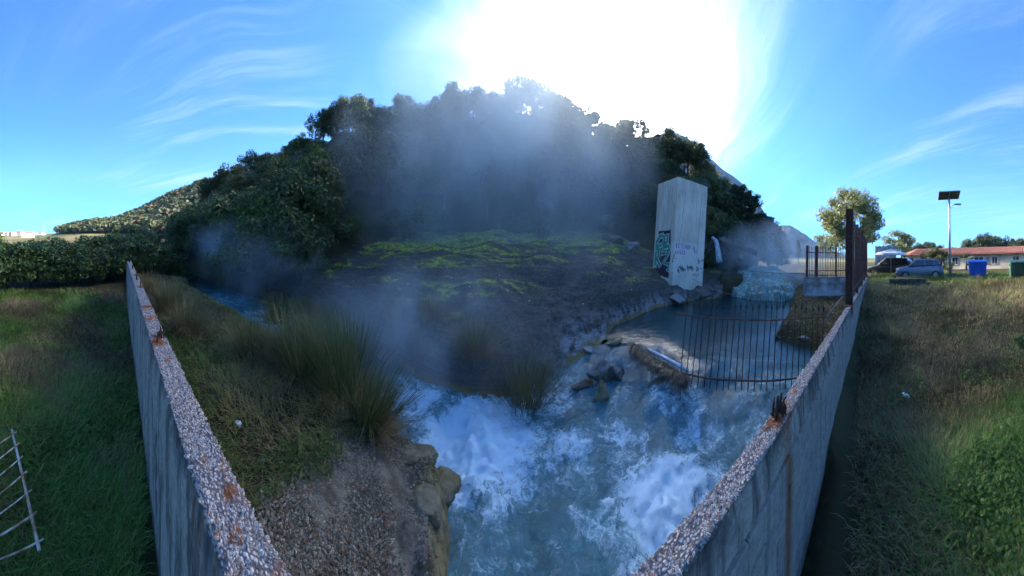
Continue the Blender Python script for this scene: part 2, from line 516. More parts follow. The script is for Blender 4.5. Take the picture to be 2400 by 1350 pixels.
# ------------------------------------------------------------------ water
def water(t):
    p = t.n('ShaderNodeNewGeometry').outputs['Position']
    fo = t.n('ShaderNodeAttribute', attribute_name='tint').outputs['Fac']     # how broken the water is, 0..1
    w1 = t.vmath('ADD', p, t.vmath('MULTIPLY', t.vmath('SUBTRACT', t.noise(p, 2.0, 4, .6, out='Color'), (.5, .5, .5)), (.8, .8, .3)))
    n1 = t.noise(w1, 3.0, 8, .68, .6)
    n2 = t.noise(w1, 15, 7, .74, .9)
    nn = t.math('ADD', t.math('MULTIPLY', n1, .6), t.math('MULTIPLY', n2, .4))
    foam = t.ramp(t.math('ADD', nn, t.math('MULTIPLY', t.math('SUBTRACT', fo, .5), .58)), .49, .67)
    foam = t.math('MULTIPLY', foam, t.ramp(fo, .03, .22))
    deep = t.mix(t.ramp(t.noise(w1, 1.3, 4, .6), .4, .62), (.010, .060, .068), (.026, .108, .115))
    deep = t.mix(t.ramp(fo, .02, .2), t.mix(.55, deep, (.004, .012, .016)), deep)
    alg = t.mix(t.math('MULTIPLY', t.ramp(t.noise(p, 2.6, 5, .7, 1.0), .55, .68), t.ramp(fo, .05, .3)), deep, (.012, .045, .020))
    milk = t.math('MULTIPLY', t.ramp(fo, .22, .75), t.ramp(nn, .30, .62))
    alg = t.mix(milk, alg, (.15, .34, .39))
    c = t.mix(foam, alg, (.50, .68, .77))
    h = t.math('ADD', t.math('MULTIPLY', n2, t.ramp(fo, 0, .5, .15, 1.0)), t.math('MULTIPLY', n1, .5))
    r = t.math('ADD', .06, t.math('MULTIPLY', foam, .45))
    out(t, principled(t, c, r, h, .55, .06, spec=.55))
mat('water', water)

def water_grid(x0, x1, y0, y1, step):
    xs = np.arange(x0, x1, step); ys = np.arange(y0, y1, step)
    X, Y = np.meshgrid(xs, ys, indexing='xy')
    d, zw = stream(X, Y)
    return X, Y, d, zw
def foamness(X, Y, zw):
    """turbulence: the chute below the weir and where it plunges"""
    f = np.zeros_like(X)
    for cx_, cy_, s, a in ((-.15, 3.75, .95, 1.0), (-.25, 3.0, .50, .80), (2.0, 2.15, .75, .90), (1.9, 3.1, .75, .58), (1.1, 3.5, .7, .66), (-1.5, 4.35, .75, .78), (1.3, 4.7, .65, .66), (2.4, 4.2, .8, .50),
                            (3.0, 2.4, .9, .36), (.6, 2.5, .6, .40), (.9, 1.7, .8, .46), (2.4, 1.4, .6, .6), (-3.4, 5.0, .9, .45), (-7.5, 5.7, 1.8, .58), (-11, 5.6, 2.2, .50), (.3, 4.4, .7, .75)):
        f = np.maximum(f, a * np.exp(-((X - cx_) ** 2 + (Y - cy_) ** 2) / (2 * s * s)))
    return np.maximum(f, (0.45 + .25 * fbm(X * 1.3, Y * 1.3, 66, 3)) * ss(.66, .5, zw) * (X > -.5))
def add_water(name, x0, x1, y0, y1, step, label, keep):
    X, Y, d, zw = water_grid(x0, x1, y0, y1, step)
    fo = foamness(X, Y, zw)
    z = zw + fo * (0.26 * fbm(X * 1.7, Y * 1.7, 61, 4, .55) + 0.13 * np.abs(fbm(X * 5, Y * 5, 62, 4, .62)) + .05 * fbm(X * 14, Y * 14, 65, 2)) - .02 * fo + 0.006 * fbm(X * 5, Y * 5, 63, 3)
    # standing waves where it drops over the stones
    z += 0.10 * fo * np.sin(6.0 * (X * .8 + Y * .6) + 3 * fbm(X, Y, 64, 3)) * ss(.0, .35, zw) 
    q = grid_faces(*X.shape)
    ok = (d.ravel()[q].min(1) < .38) & keep(X.ravel()[q[:, 0]], Y.ravel()[q[:, 0]])
    q = q[ok]
    u, inv = np.unique(q, return_inverse=True)
    V = np.stack([X.ravel()[u], Y.ravel()[u], z.ravel()[u]], -1)
    o = mk(name, V, inv.reshape(-1, 4), MATS['water'], smooth=True, tint=fo.ravel()[u])
    return tag(o, label, kind='structure')
add_water('stream_water', -4.2, 6.0, -2.6, 8.0, .035, 'foaming blue-white hot stream water rushing over stones', lambda x, y: (x < 4.4) & (y > .62))
add_water('pool_water', 4.2, 16.0, -1.0, 10.0, .07, 'calm teal pool water behind the leaning iron gate', lambda x, y: x >= 4.38)
add_water('brook_water', -32.0, -4.0, 2.5, 8.0, .09, 'narrow steaming brook running away between rush clumps', lambda x, y: x < -4.12)
# ------------------------------------------------------------------ materials of the built things
def concrete(t):
    """weathered wall: exposed aggregate on top, streaked render on the faces, rust where iron was cast in"""
    g_ = t.n('ShaderNodeNewGeometry')
    p = g_.outputs['Position']
    up = t.ramp(t.n('ShaderNodeSeparateXYZ', {0: g_.outputs['True Normal']}).outputs[2], .35, .75)
    v = t.n('ShaderNodeTexVoronoi', {'Vector': t.mapping(p, scale=(1, 1.5, 1)), 'Scale': 62.0, 'Randomness': 1.0})
    vd = v.outputs['Distance']; vc = t.n('ShaderNodeSeparateXYZ', {0: v.outputs['Color']})
    grain = t.mix(vc.outputs[0], (.24, .215, .20), (.58, .53, .50))
    grain = t.mix(t.ramp(vc.outputs[1], .93, .97), grain, (.34, .17, .12))
    grain = t.mix(t.ramp(vd, .30, .62), grain, (.085, .075, .07))
    topc = t.mix(t.ramp(t.noise(p, 2.4, 5, .65), .35, .7), grain, t.mix(.35, grain, (.16, .15, .15)))
    fine = t.noise(p, 30, 6, .7)
    st = t.noise(t.mapping(p, scale=(4, 4, .5)), 1.6, 7, .72, .5)
    face = t.mix(t.ramp(fine, .3, .7), (.22, .188, .148), (.37, .32, .26))
    face = t.mix(t.math('MULTIPLY', t.ramp(st, .45, .63), .88), face, (.055, .050, .044))
    edge = t.ramp(t.noise(t.mapping(p, scale=(1, 1, .6)), 3.5, 5, .7), .45, .6)
    zed = t.ramp(t.n('ShaderNodeSeparateXYZ', {0: p}).outputs[2], 1.50, 1.78)
    face = t.mix(t.math('MULTIPLY', edge, t.math('MULTIPLY', zed, .8)), face, (.035, .034, .035))
    c = t.mix(up, face, topc)
    ru = t.n('ShaderNodeAttribute', attribute_name='tint').outputs['Fac']
    rn = t.math('MULTIPLY', ru, t.ramp(t.noise(p, 26, 5, .7), .25, .62, .35, 1.3), clamp=True)
    c = t.mix(t.ramp(rn, .12, .6), c, t.mix(t.noise(p, 40, 4, .6), (.10, .028, .010), (.26, .085, .025)))
    hgt = t.math('ADD', t.math('MULTIPLY', t.math('SUBTRACT', 1.0, vd), up), t.math('MULTIPLY', fine, .5))
    out(t, principled(t, c, .9, hgt, .8, .012, spec=.2))
mat('wall_concrete', concrete)

def blockmat(t):
    p = t.n('ShaderNodeNewGeometry').outputs['Position']
    oi = t.n('ShaderNodeObjectInfo').outputs['Random']
    st = t.noise(t.mapping(p, scale=(6, 6, .5)), 1.5, 6, .7)
    c = t.mix(t.ramp(t.noise(p, 24, 6, .7), .3, .7), (.19, .168, .138), (.32, .285, .235))
    c = t.mix(t.math('MULTIPLY', t.ramp(st, .5, .68), .6), c, (.07, .066, .06))
    c = t.mix(t.math('MULTIPLY', oi, .25), c, (.12, .115, .11))
    stub = t.vmath('DISTANCE', t.vmath('MULTIPLY', p, (1, 0, 0)), (1.74, 0, 0))
    run = t.math('MULTIPLY', t.ramp(t.math('ADD', stub, t.math('MULTIPLY', t.noise(t.mapping(p, scale=(4, 4, .6)), 2, 4, .6), .14)), .19, .08), .85)
    c = t.mix(run, c, (.16, .055, .02))
    out(t, principled(t, c, .92, t.noise(p, 40, 6, .7), .6, .01, spec=.15))
mat('block_concrete', blockmat)

def rust(t):
    p = t.n('ShaderNodeTexCoord').outputs['Object']
    a = t.noise(p, 18, 6, .7)
    c = t.mix(t.ramp(a, .32, .66), (.040, .020, .016), (.15, .062, .038))
    out(t, principled(t, c, .85, t.noise(p, 90, 4, .7), .5, .004, metal=.15))
mat('rusty_iron', rust)
simple('dark_rust', (.045, .022, .016), .9, .5, 30, c2=(.015, .010, .009))

def pier(t):
    g_ = t.n('ShaderNodeNewGeometry')
    p = t.n('ShaderNodeTexCoord').outputs['Object']
    z = t.n('ShaderNodeSeparateXYZ', {0: p}).outputs[2]
    a = t.noise(t.mapping(p, scale=(1, 1, .35)), 1.7, 6, .65)
    c = t.mix(t.ramp(a, .3, .7), (.42, .37, .29), (.62, .555, .46))
    strk = t.math('MULTIPLY', t.ramp(t.noise(t.mapping(p, scale=(7, 7, .35)), 1.5, 5, .7), .5, .7), t.ramp(z, 3.0, 5.5))
    c = t.mix(t.math('MULTIPLY', strk, .7), c, (.11, .11, .115))
    # whitewash lower down, flaked off in ragged islands
    ww = t.math('MULTIPLY', t.ramp(z, 2.75, 2.45), t.ramp(z, .95, 1.25))
    c = t.mix(t.math('MULTIPLY', ww, .75), c, (.60, .565, .49))
    fl = t.math('MULTIPLY', t.ramp(t.noise(p, 2.1, 7, .72, .6), .56, .575), t.math('MULTIPLY', t.ramp(z, 2.25, 2.0), t.ramp(z, .85, 1.05)))
    c = t.mix(fl, c, (.13, .115, .10))
    h = t.math('SUBTRACT', t.noise(p, 14, 6, .7), t.math('MULTIPLY', fl, 1.5))
    out(t, principled(t, c, .9, h, .5, .03, spec=.15))
mat('pier_plaster', pier)
simple('spray_green', (.03, .27, .14), .5, .3, 5)
simple('spray_white', (.62, .60, .66), .5, .1, 5)
simple('spray_maroon', (.055, .018, .035), .6, .3, 5)
simple('spray_purple', (.11, .06, .30), .5, .3, 9)
simple('crack_dark', (.03, .028, .026), .9)

# ------------------------------------------------------------------ the long concrete wall in front of the camera
WTOP = 1.80
def wall_d(x):
    k = ss(-.6, .8, np.asarray(x, float))
    return .353 + (.667 - .353) * k, .57 + (.805 - .57) * k
STUBS = [at(378, 788, 1.8), at(367, 800, 1.8), at(330, 672, 1.8), at(318, 645, 1.8), at(1800, 968, 1.8), at(1815, 958, 1.8)]
RUST = [(p.x, p.y, (.07 if p.x < 0 else .11)) for p in STUBS] + [(at(540, 1100, 1.8).x, at(540, 1100, 1.8).y, .05), (-.62, .53, .025), (-.80, .45, .03), (-1.15, .45, .018), (-2.2, .47, .04), (-3.4, .47, .07), (-3.9, .47, .08), (6.15, .74, .16), (2.1, .74, .03), (-.95, .50, .04)]

def wall_run(xs, zb, name, seed, lbl):
    xs = np.asarray(xs)
    d1, d2 = wall_d(xs)
    n1, nt_, n2 = 34, 26, 26
    prof = [(0, -1 + k / n1) for k in range(n1)] + [(k / nt_, 0) for k in range(nt_ + 1)] + [(1, -k / n2) for k in range(1, n2 + 1)]
    prof = np.array(prof)
    U = prof[None, :, 0]; W = prof[None, :, 1]
    X = xs[:, None] + 0 * U
    Y = d1[:, None] + (d2 - d1)[:, None] * U
    Z = WTOP + W * (WTOP - zb)
    wob = .022 * fbm(X * 1.1, X * 0 + 3.3, seed, 3) + .012 * fbm(X * 7, U * 3, seed + 1, 3)
    topm = (W == 0) * 1.0
    Z = Z + wob * (1 - np.clip(-W * 3, 0, 1)) + topm * .013 * fbm(X * 34, Y * 34, seed + 2, 3, .7)
    # broken, rounded arrises
    ed = np.maximum(ss(.16, 0, U) , ss(.84, 1, U)) * topm
    Z -= ed * (.014 + .03 * np.clip(fbm(X * 6, U * 2, seed + 3, 4), 0, 1))
    chip = ss(.30, .55, fbm(X * 3.1, X * 0 + .7 + 4 * (U > .5), seed + 9, 3)) * np.maximum(ss(.22, 0, U), ss(.78, 1, U)) * topm
    Z -= .035 * chip
    face = ((U == 0) * -1.0 + (U == 1) * 1.0)
    Y = Y + face * (.010 * fbm(X * 9, Z * 9, seed + 4, 4, .6) - .016 * ss(.10, 0, -W) * (1 + 2 * np.clip(fbm(X * 8, Z * 8, seed + 5, 3), 0, 1)))
    ru = np.zeros_like(X)
    for sx, sy, s in RUST:
        ru = np.maximum(ru, np.exp(-((X - sx) ** 2 + (Y - sy) ** 2) / (2 * s * s)) * topm * (1 if s > .06 else .5))
        ru = np.maximum(ru, (U == 0) * np.exp(-((X - sx - .04 * fbm(Z * 2, X * 0, 8, 2)) / (s * .55)) ** 2) * np.exp(W * 2.0) * (.9 if s > .12 else .45))
    ru = np.maximum(ru, .13 * topm * ss(.25, .55, fbm(X * 3.2, Y * 9, seed + 6, 4)) * (xs[:, None] < 0))
    V = np.stack([X, Y, Z], -1)
    return mk(name, V, grid_faces(*X.shape)[:, ::-1].copy(), MATS['wall_concrete'], None, True, ru.ravel())

xs = np.concatenate([-10.9 * (1 - np.linspace(0, 1, 620)) ** 2.0 - .0, np.array([])])
xs = -0.15 - 10.75 * (np.linspace(1, 0, 760) ** 2.1)
xr = -0.15 + 15.3 * (np.linspace(0, 1, 800) ** 2.1)
wall = empty('concrete_wall', (0, 0, 0), label='long rough concrete wall with pebbly top running along the stream bank', cat='wall')
wl = wall_run(np.concatenate([xs, xr[1:]]), -.45, 'wall_body', 71, '')
wl.parent = wall
# end faces
for xx in (-10.9, 15.15):
    d1, d2 = (float(v) for v in wall_d(xx))
    MB().box((xx, (d1 + d2) / 2, .66), (.03, d2 - d1 - .02, 2.2)).build('wall_end', MATS['block_concrete'], wall)
# courses of concrete block under the poured cap on the field side
bm_ = MB().box((0, 0, 0), (.392, .05, .190)).build('concrete_block', MATS['block_concrete'], wall, bevel=.008)
first = True
for row in range(6):
    z = WTOP - .27 - .1 - row * .2
    x = .95 + (.2 if row % 2 else 0)
    while x < (13.5 if row < 3 else 9):
        d1, _ = wall_d(x)
        o = bm_ if first else bm_.copy()
        if not first:
            COL.objects.link(o); o.parent = wall
        first = False
        o.location = (x + rnd.uniform(-.004, .004), float(d1) - .002 + rnd.uniform(-.004, .004), z + rnd.uniform(-.002, .002))
        o.rotation_euler = (0, 0, rnd.uniform(-.006, .006))
        x += .4
# loose pebbles standing proud of the worn top
def pebbles(name, n, place, smin, smax, m_, parent=None, seed=1, flat=.6, lump=.25):
    g_ = np.random.default_rng(seed)
    base = np.array([(1, 0, 0), (-1, 0, 0), (0, 1, 0), (0, -1, 0), (0, 0, 1), (0, 0, -1)], float)
    base = np.concatenate([base, np.array([(a, b, c) for a in (-1, 1) for b in (-1, 1) for c in (-1, 1)]) * .62])
    fc = []
    for a in (0, 1):
        for b in (2, 3):
            for c in (4, 5):
                k = 6 + (4 if a == 0 else 0) + (2 if b == 2 else 0) + (1 if c == 4 else 0)
                for q in ((a, b), (b, c), (c, a)):
                    fc.append((q[0], q[1], k))
    fc = np.array(fc)
    P = place(n, g_)
    n = len(P)
    s = smin + (smax - smin) * g_.random(n) ** 2.2
    A = base[None] * (1 + lump * (g_.random((n, 14, 1)) - .5) * 2)
    A = A * (s[:, None, None] * np.stack([1 + .5 * g_.random(n), .7 + .4 * g_.random(n), flat + .3 * g_.random(n)], -1)[:, None, :])
    a = g_.random(n) * 6.283
    c, s_ = np.cos(a)[:, None], np.sin(a)[:, None]
    A = np.stack([A[..., 0] * c - A[..., 1] * s_, A[..., 0] * s_ + A[..., 1] * c, A[..., 2]], -1) + P[:, None, :]
    Fc = (fc[None] + (np.arange(n) * 14)[:, None, None]).reshape(-1, 3)
    return mk(name, A.reshape(-1, 3), Fc, m_, parent, False, np.repeat(g_.random(n), 14))
def stonemat(name, cols, rough=.85):
    def fn(t):
        ti = t.n('ShaderNodeAttribute', attribute_name='tint').outputs['Fac']
        rp = t.n('ShaderNodeValToRGB', {0: ti})
        el = rp.color_ramp.elements
        el[0].color = cols[0] + (1,); el[1].color = cols[-1] + (1,)
        for i, c in enumerate(cols[1:-1]):
            e = el.new((i + 1) / (len(cols) - 1)); e.color = c + (1,)
        p = t.n('ShaderNodeNewGeometry').outputs['Position']
        out(t, principled(t, rp.outputs[0], rough, t.noise(p, 60, 4, .6), .3, .004, spec=.25))
    return mat(name, fn)
stonemat('aggregate', [(.20, .18, .17), (.34, .31, .30), (.48, .45, .43), (.40, .34, .30), (.28, .15, .11)])
stonemat('gravel', [(.12, .105, .075), (.20, .18, .13), (.28, .255, .19), (.42, .39, .31), (.25, .205, .135), (.18, .145, .095), (.26, .11, .06)])
def on_wall(n, g_):
    x = np.concatenate([-.3 - 3.6 * g_.random(n // 2) ** 1.6, .3 + 4.0 * g_.random(n // 2) ** 1.6])
    d1, d2 = wall_d(x)
    y = d1 + .012 + (d2 - d1 - .024) * g_.random(len(x))
    wob = .022 * fbm(x * 1.1, x * 0 + 3.3, 71, 3)
    return np.stack([x, y, WTOP + wob - .004], -1)
ag = pebbles('pebble_aggregate', 9000, on_wall, .004, .013, MATS['aggregate'], wall, 5, .45)
ag['kind'] = 'stuff'
# cut-off iron posts cast into the top
for i, p in enumerate(STUBS):
    b = MB()
    big_ = i in (0, 4, 5)
    h = (.16, .17, .26, .20, .20, .19)[i]
    b.tube([(0, 0, -.05), (.01, 0, h * .55), (.012, .01, h)], [.016, .015, .010], 6)
    if big_:
        b.tube([(.05, .01, -.05), (.052, .012, h * .6), (.047, .0, h * .9)], [.012, .012, .007], 6)
        b.tube([(-.045, -.03, -.04), (-.05, -.02, h * .5), (-.06, .01, h * .72)], [.014, .013, .006], 6)
        b.tube([(-.02, -.07, .02), (.0, -.03, .07), (.03, .01, .075), (.06, .03, .03)], [.012, .014, .013, .01], 6)
        b.tube([(-.01, .05, -.02), (-.015, .05, h * .4), (.01, .06, h * .6)], [.02, .018, .008], 5)
    o = b.build('post_stub', MATS['dark_rust'], wall, True)
    o.location = (p.x, min(max(p.y, float(wall_d(p.x)[0]) + .06), float(wall_d(p.x)[1]) - .06), WTOP - .02)
    o.scale = (.72, .72, .85); o.rotation_euler = (0, rnd.uniform(-.15, .15), rnd.uniform(0, 6))
o = MB().tube([(0, 0, -.1), (0, 0, .34)], .03, 6).build('post_stub', MATS['dark_rust'], wall)
o.location = (-10.4, .46, WTOP)
for x in (-8.2, -6.3):
    o = MB().tube([(0, 0, -.1), (0, 0, .16)], .02, 6).build('post_stub', MATS['dark_rust'], wall)
    o.location = (x, .47, WTOP)

# ------------------------------------------------------------------ tall rusty fence standing on the wall
fence = empty('iron_fence', (6.1, .74, WTOP), label='tall rusty iron bar fence standing on the end of the long concrete wall', cat='fence')
def post_mesh(h, w, d):
    b = MB()
    b.box((0, -d / 2 + .006, h / 2), (w, .012, h)); b.box((0, d / 2 - .006, h / 2), (w, .012, h)); b.box((0, 0, h / 2), (.012, d - .026, h))
    return b
p0 = MB()
hp = 2.52
for s in (-1, 1):
    p0.box((0, s * .083, hp / 2 - .1), (.17, .013, hp + .2))
p0.box((0, 0, hp / 2 - .12), (.012, .150, hp + .1))
p0.box((-.07, 0, .02), (.30, .22, .02)); p0.box((-.05, .088, hp + .03), (.02, .02, .07)); p0.box((.05, -.088, hp + .03), (.02, .02, .07))
po = p0.build('end_post', MATS['rusty_iron'], fence)
pm = post_mesh(2.42, .07, .07).build('post', MATS['rusty_iron'], fence)
for i, x in enumerate((2.25, 4.5, 6.7, 8.9)):
    o = pm if i == 0 else pm.copy()
    if i: COL.objects.link(o); o.parent = fence
    o.location = (x, 0, -.05)
rb_ = MB().tube([(0, 0, 0), (0, 0, 2.12)], .011, 5).build('bar', MATS['rusty_iron'], fence)
for i in range(98):
    x = .16 + i * .089
    o = rb_ if i == 0 else rb_.copy()
    if i: COL.objects.link(o); o.parent = fence
    o.location = (x + rnd.uniform(-.01, .01), rnd.uniform(-.006, .006), .17 + rnd.uniform(-.02, .02))
    o.rotation_euler = (rnd.uniform(-.008, .008), rnd.uniform(-.012, .012), 0)
for a, b_, z in ((.09, 2.2, 2.06), (2.3, 4.45, 1.98), (4.55, 6.65, 2.02), (6.75, 8.85, 2.0), (.09, 2.2, .30), (2.3, 4.45, .34), (4.55, 6.65, .32), (6.75, 8.85, .3)):
    MB().box(((a + b_) / 2, -.022, z + rnd.uniform(-.02, .02)), (b_ - a, .012, .04)).build('rail', MATS['rusty_iron'], fence)

# ------------------------------------------------------------------ low plastered wall with its own railing
simple('old_plaster', (.42, .43, .44), .9, .2, 2.2, c2=(.14, .14, .12), bstr=.5, bdist=.03, detail=8)
simple('blue_paint', (.05, .12, .22), .7, .3, 8)
A_, B_ = Vector((9.53, 3.02, 0)), Vector((10.75, .98, 0))
L_ = (B_ - A_).length
rz = math.atan2(B_.y - A_.y, B_.x - A_.x)
lw = empty('plastered_parapet', (A_.x, A_.y, 1.30), rz, label='low stained plaster parapet at the right bank of the pool', cat='wall')
V, Fs = [], []
nx_, nz_ = 40, 16
b = MB().box((L_ / 2, -.13, .42), (L_, .26, .88)).build('wall_body', MATS['old_plaster'], lw, bevel=.02)
MB().box((L_ / 2, -.13, .885), (L_ + .06, .32, .05)).build('coping', MATS['block_concrete'], lw, bevel=.01)
MB().box((-.012, -.13, .42), (.02, .24, .86)).build('painted_end', MATS['blue_paint'], lw)
rail = empty('parapet_railing', (A_.x, A_.y, 2.21), rz, label='rusty bar railing on top of the low plaster parapet', cat='railing')
pp = MB().box((0, 0, .64), (.085, .085, 1.28)).build('post', MATS['rusty_iron'], rail)
for i, x in enumerate((.08, .48, 1.35, L_ - .05)):
    o = pp if i == 0 else pp.copy()
    if i: COL.objects.link(o); o.parent = rail
    o.location = (x, -.13, 0)
    if i in (2,): o.scale = (.6, .6, .95)
bb = MB().tube([(0, 0, 0), (0, 0, 1.14)], .012, 5).tube([(0, 0, 1.14), (0, 0, 1.24)], [.02, .002], 5).build('bar', MATS['rusty_iron'], rail)
k = 0
for i in range(19):
    x = .19 + i * .113
    if x > L_ - .1: break
    o = bb if k == 0 else bb.copy()
    if k: COL.objects.link(o); o.parent = rail
    k += 1
    o.location = (x + rnd.uniform(-.012, .012), -.13, .04)
    o.rotation_euler = (0, rnd.uniform(-.02, .02), 0)
for z in (.25, 1.0):
    MB().box((L_ / 2, -.145, z), (L_, .012, .035)).build('rail', MATS['rusty_iron'], rail)

# ------------------------------------------------------------------ the leaning spiked gate in the pool
GA, GB = Vector((3.22, 3.42, .70)), Vector((4.72, 1.02, .74))
gl = (GB - GA).length
gz = math.atan2(GB.y - GA.y, GB.x - GA.x)
gate = empty('spiked_gate', GA, gz, label='loose rusty gate of spiked bars leaning upright in the water by the wall', cat='gate')
gate.rotation_euler = (math.radians(-5), math.radians(0), gz)
NB = 24
gm = MB().tube([(0, 0, -.16), (0.035, 0, .62), (.07, 0, 1.30)], .0095, 6)
gm.tube([(.07, 0, 1.29), (.071, 0, 1.335), (.073, 0, 1.42)], [.010, .022, .002], 6)
gbar = gm.build('bar', MATS['dark_rust'], gate, True)
for i in range(NB):
    x = .06 + i * (gl - .16) / (NB - 1)
    o = gbar if i == 0 else gbar.copy()
    if i: COL.objects.link(o); o.parent = gate
    o.location = (x + rnd.uniform(-.008, .008), rnd.uniform(-.004, .004), rnd.uniform(-.02, .02) - (.05 if i > 19 else 0))
    o.rotation_euler = (0, rnd.uniform(-.015, .015), 0)
def bent(z0, sag, x0, x1):
    return [(x0 + (x1 - x0) * k / 8, -.016, z0 - sag * math.sin(math.pi * k / 8) + .006 * math.sin(k * 2.1)) for k in range(9)]
MB().tube(bent(1.13, .03, -.12, gl + .02), .017, 6).build('rail', MATS['rusty_iron'], gate, True)
MB().tube(bent(.05, .03, -.15, gl - .05), .018, 6).build('rail', MATS['rusty_iron'], gate, True)

# ------------------------------------------------------------------ the tall concrete pier with graffiti
PN = Vector((7.83, 8.92, 1.0))
pier_o = empty('concrete_pier', PN, math.radians(-3.5), label='tall square concrete pier with green graffiti on the mound', cat='pillar')
pier_o.rotation_euler = (0, math.radians(1.6), math.radians(-3.5))
PW, PD, PH = 2.12, 1.80, 5.88
def slab():
    nx, ny, nz = 16, 14, 40
    V, Fc = [], []
    def face(o0, du, dv, nu, nv):
        n = len(V)
        for j in range(nv + 1):
            for i in range(nu + 1):
                V.append(Vector(o0) + Vector(du) * (i / nu) + Vector(dv) * (j / nv))
        for j in range(nv):
            for i in range(nu):
                a = n + j * (nu + 1) + i
                Fc.append((a, a + 1, a + nu + 2, a + nu + 1))
    face((0, 0, 0), (PW, 0, 0), (0, 0, PH), nx, nz)
    face((0, PD, 0), (0, -PD, 0), (0, 0, PH), ny, nz)
    face((PW, 0, 0), (0, PD, 0), (0, 0, PH), ny, nz)
    face((PW, PD, 0), (-PW, 0, 0), (0, 0, PH), nx, nz)
    face((0, 0, PH), (PW, 0, 0), (0, PD, 0), nx, ny)
    return V, Fc
V, Fc = slab()
sh = mk('shaft', V, Fc, MATS['pier_plaster'], pier_o)
md = sh.modifiers.new('weld', 'WELD'); md.merge_threshold = .002
md = sh.modifiers.new('bevel', 'BEVEL'); md.width = .035; md.segments = 2; md.limit_method = 'ANGLE'
def ribbon(name, strokes, wid, m_, face, off):
    """painted strokes as thin proud ribbons; strokes in (u, v) metres on a face"""
    b = MB()
    for s in strokes:
        w_ = wid
        if isinstance(s, tuple) and isinstance(s[0], (int, float)):
            w_, s = s
        P = [Vector((p[0], p[1])) for p in s]
        L, Rr = [], []
        for i, p in enumerate(P):
            d = (P[min(i + 1, len(P) - 1)] - P[max(i - 1, 0)])
            d = d.normalized() if d.length > 1e-6 else Vector((1, 0))
            n_ = Vector((-d.y, d.x)) * w_ / 2
            ex = d * w_ * .3 * (-1 if i == 0 else 1 if i == len(P) - 1 else 0)
            L.append(p + n_ + ex); Rr.append(p - n_ + ex)
        to = (lambda q: (q.x, -off, q.y)) if face == 'front' else (lambda q: (-off, PD - q.x, q.y))
        V = [to(q) for q in L] + [to(q) for q in Rr]
        n = len(P)
        b.add(V, [(i, i + 1, n + i + 1, n + i) for i in range(n - 1)])
    return b.build(name, m_, pier_o)
# purple marker lettering on the sunny face
GL = {'K': [[(0, 0), (0, 1)], [(.6, 1), (.02, .5), (.65, 0)]], 'E': [[(.55, 1), (0, 1), (0, 0), (.55, 0)], [(0, .5), (.45, .5)]], 'T': [[(0, 1), (.7, 1)], [(.35, 1), (.35, 0)]],
      'C': [[(.6, .9), (.3, 1), (.05, .75), (0, .5), (.05, .2), (.3, 0), (.6, .1)]], 'H': [[(0, 0), (0, 1)], [(.6, 0), (.6, 1)], [(0, .5), (.6, .5)]], 'U': [[(0, 1), (0, .2), (.25, 0), (.45, .1), (.55, .3), (.55, 1)]],
      'P': [[(0, 0), (0, 1), (.4, 1), (.55, .8), (.4, .5), (0, .5)]], '.': [[(.1, .45), (.25, .45)]], 'A': [[(0, 0), (.3, 1), (.6, 0)], [(.12, .35), (.5, .35)]], 'N': [[(0, 0), (0, 1), (.55, 0), (.55, 1)]],
      'G': [[(.6, .9), (.3, 1), (.03, .7), (.03, .3), (.3, 0), (.58, .1), (.58, .45), (.35, .45)]], 'L': [[(0, 1), (0, 0), (.5, 0)]], 'O': [[(.3, 0), (.03, .25), (.03, .75), (.3, 1), (.55, .75), (.55, .25), (.3, 0)]]}
def write(s, u, v, h, step, drop=0.0):
    res = []
    for i, ch in enumerate(s):
        for st_ in GL.get(ch, []):
            res.append([(u + i * step + q[0] * h * .62 + rnd.uniform(-.006, .006), v + q[1] * h - drop * i * i + rnd.uniform(-.006, .006)) for q in st_])
    return res
ribbon('painted_lettering', write('KETCHUP.H', .12, 2.32, .22, .145, .0012) + write('ON', 1.37, 2.10, .17, .15) + write('ANGEL', .08, 2.02, .20, .15), .034, MATS['spray_purple'], 'front', .006)
ribbon('painted_lettering', [[(1.62, 1.70), (1.70, 1.78), (1.74, 1.66), (1.66, 1.55)], [(1.64, 1.45), (1.60, 1.38), (1.68, 1.30), (1.75, 1.40)]], .03, MATS['spray_purple'], 'front', .006)
ribbon('crack', [[(.55, 5.2), (.50, 4.6), (.42, 4.1), (.40, 3.4), (.33, 2.9), (.30, 2.6)], [(1.72, 5.4), (1.66, 4.6), (1.63, 3.8), (1.60, 3.2), (1.57, 2.5), (1.52, 2.1)]], .016, MATS['crack_dark'], 'front', .004)
# the big green piece on the shaded face; u runs from the far edge to the near corner
sc = lambda pts: [(.06 + p[0] * 1.42, 1.30 + p[1] * 1.78) for p in pts]
ribbon('graffiti_ground', [(1.0, [(.86, 1.15), (.84, 1.9), (.86, 2.9)]), (.5, [(1.25, .95), (1.30, 2.0), (1.2, 3.05)]), (.4, [(.3, 1.5), (.3, 2.5)])], .5, MATS['spray_maroon'], 'side', .004)
E1 = [sc([(.50, .93), (.30, .90), (.12, .74), (.14, .60), (.40, .64)]), sc([(.14, .66), (.10, .54), (.34, .50)])]
E2 = [sc([(.60, .55), (.62, .92), (.82, .93), (.80, .74), (.64, .70)]), sc([(.64, .60), (.88, .62), (.98, .52), (.84, .46)])]
E3 = [sc([(.10, .06), (.12, .42), (.30, .44), (.34, .30), (.16, .28), (.42, .04)])]
E4 = [sc([(.52, .40), (.94, .40), (.62, .12), (1.0, .10), (.92, -.06)])]
piece = E1 + E2 + E3 + E4
ribbon('graffiti_outline', piece, .30, MATS['spray_white'], 'side', .007)
ribbon('graffiti_letters', piece, .21, MATS['spray_green'], 'side', .010)
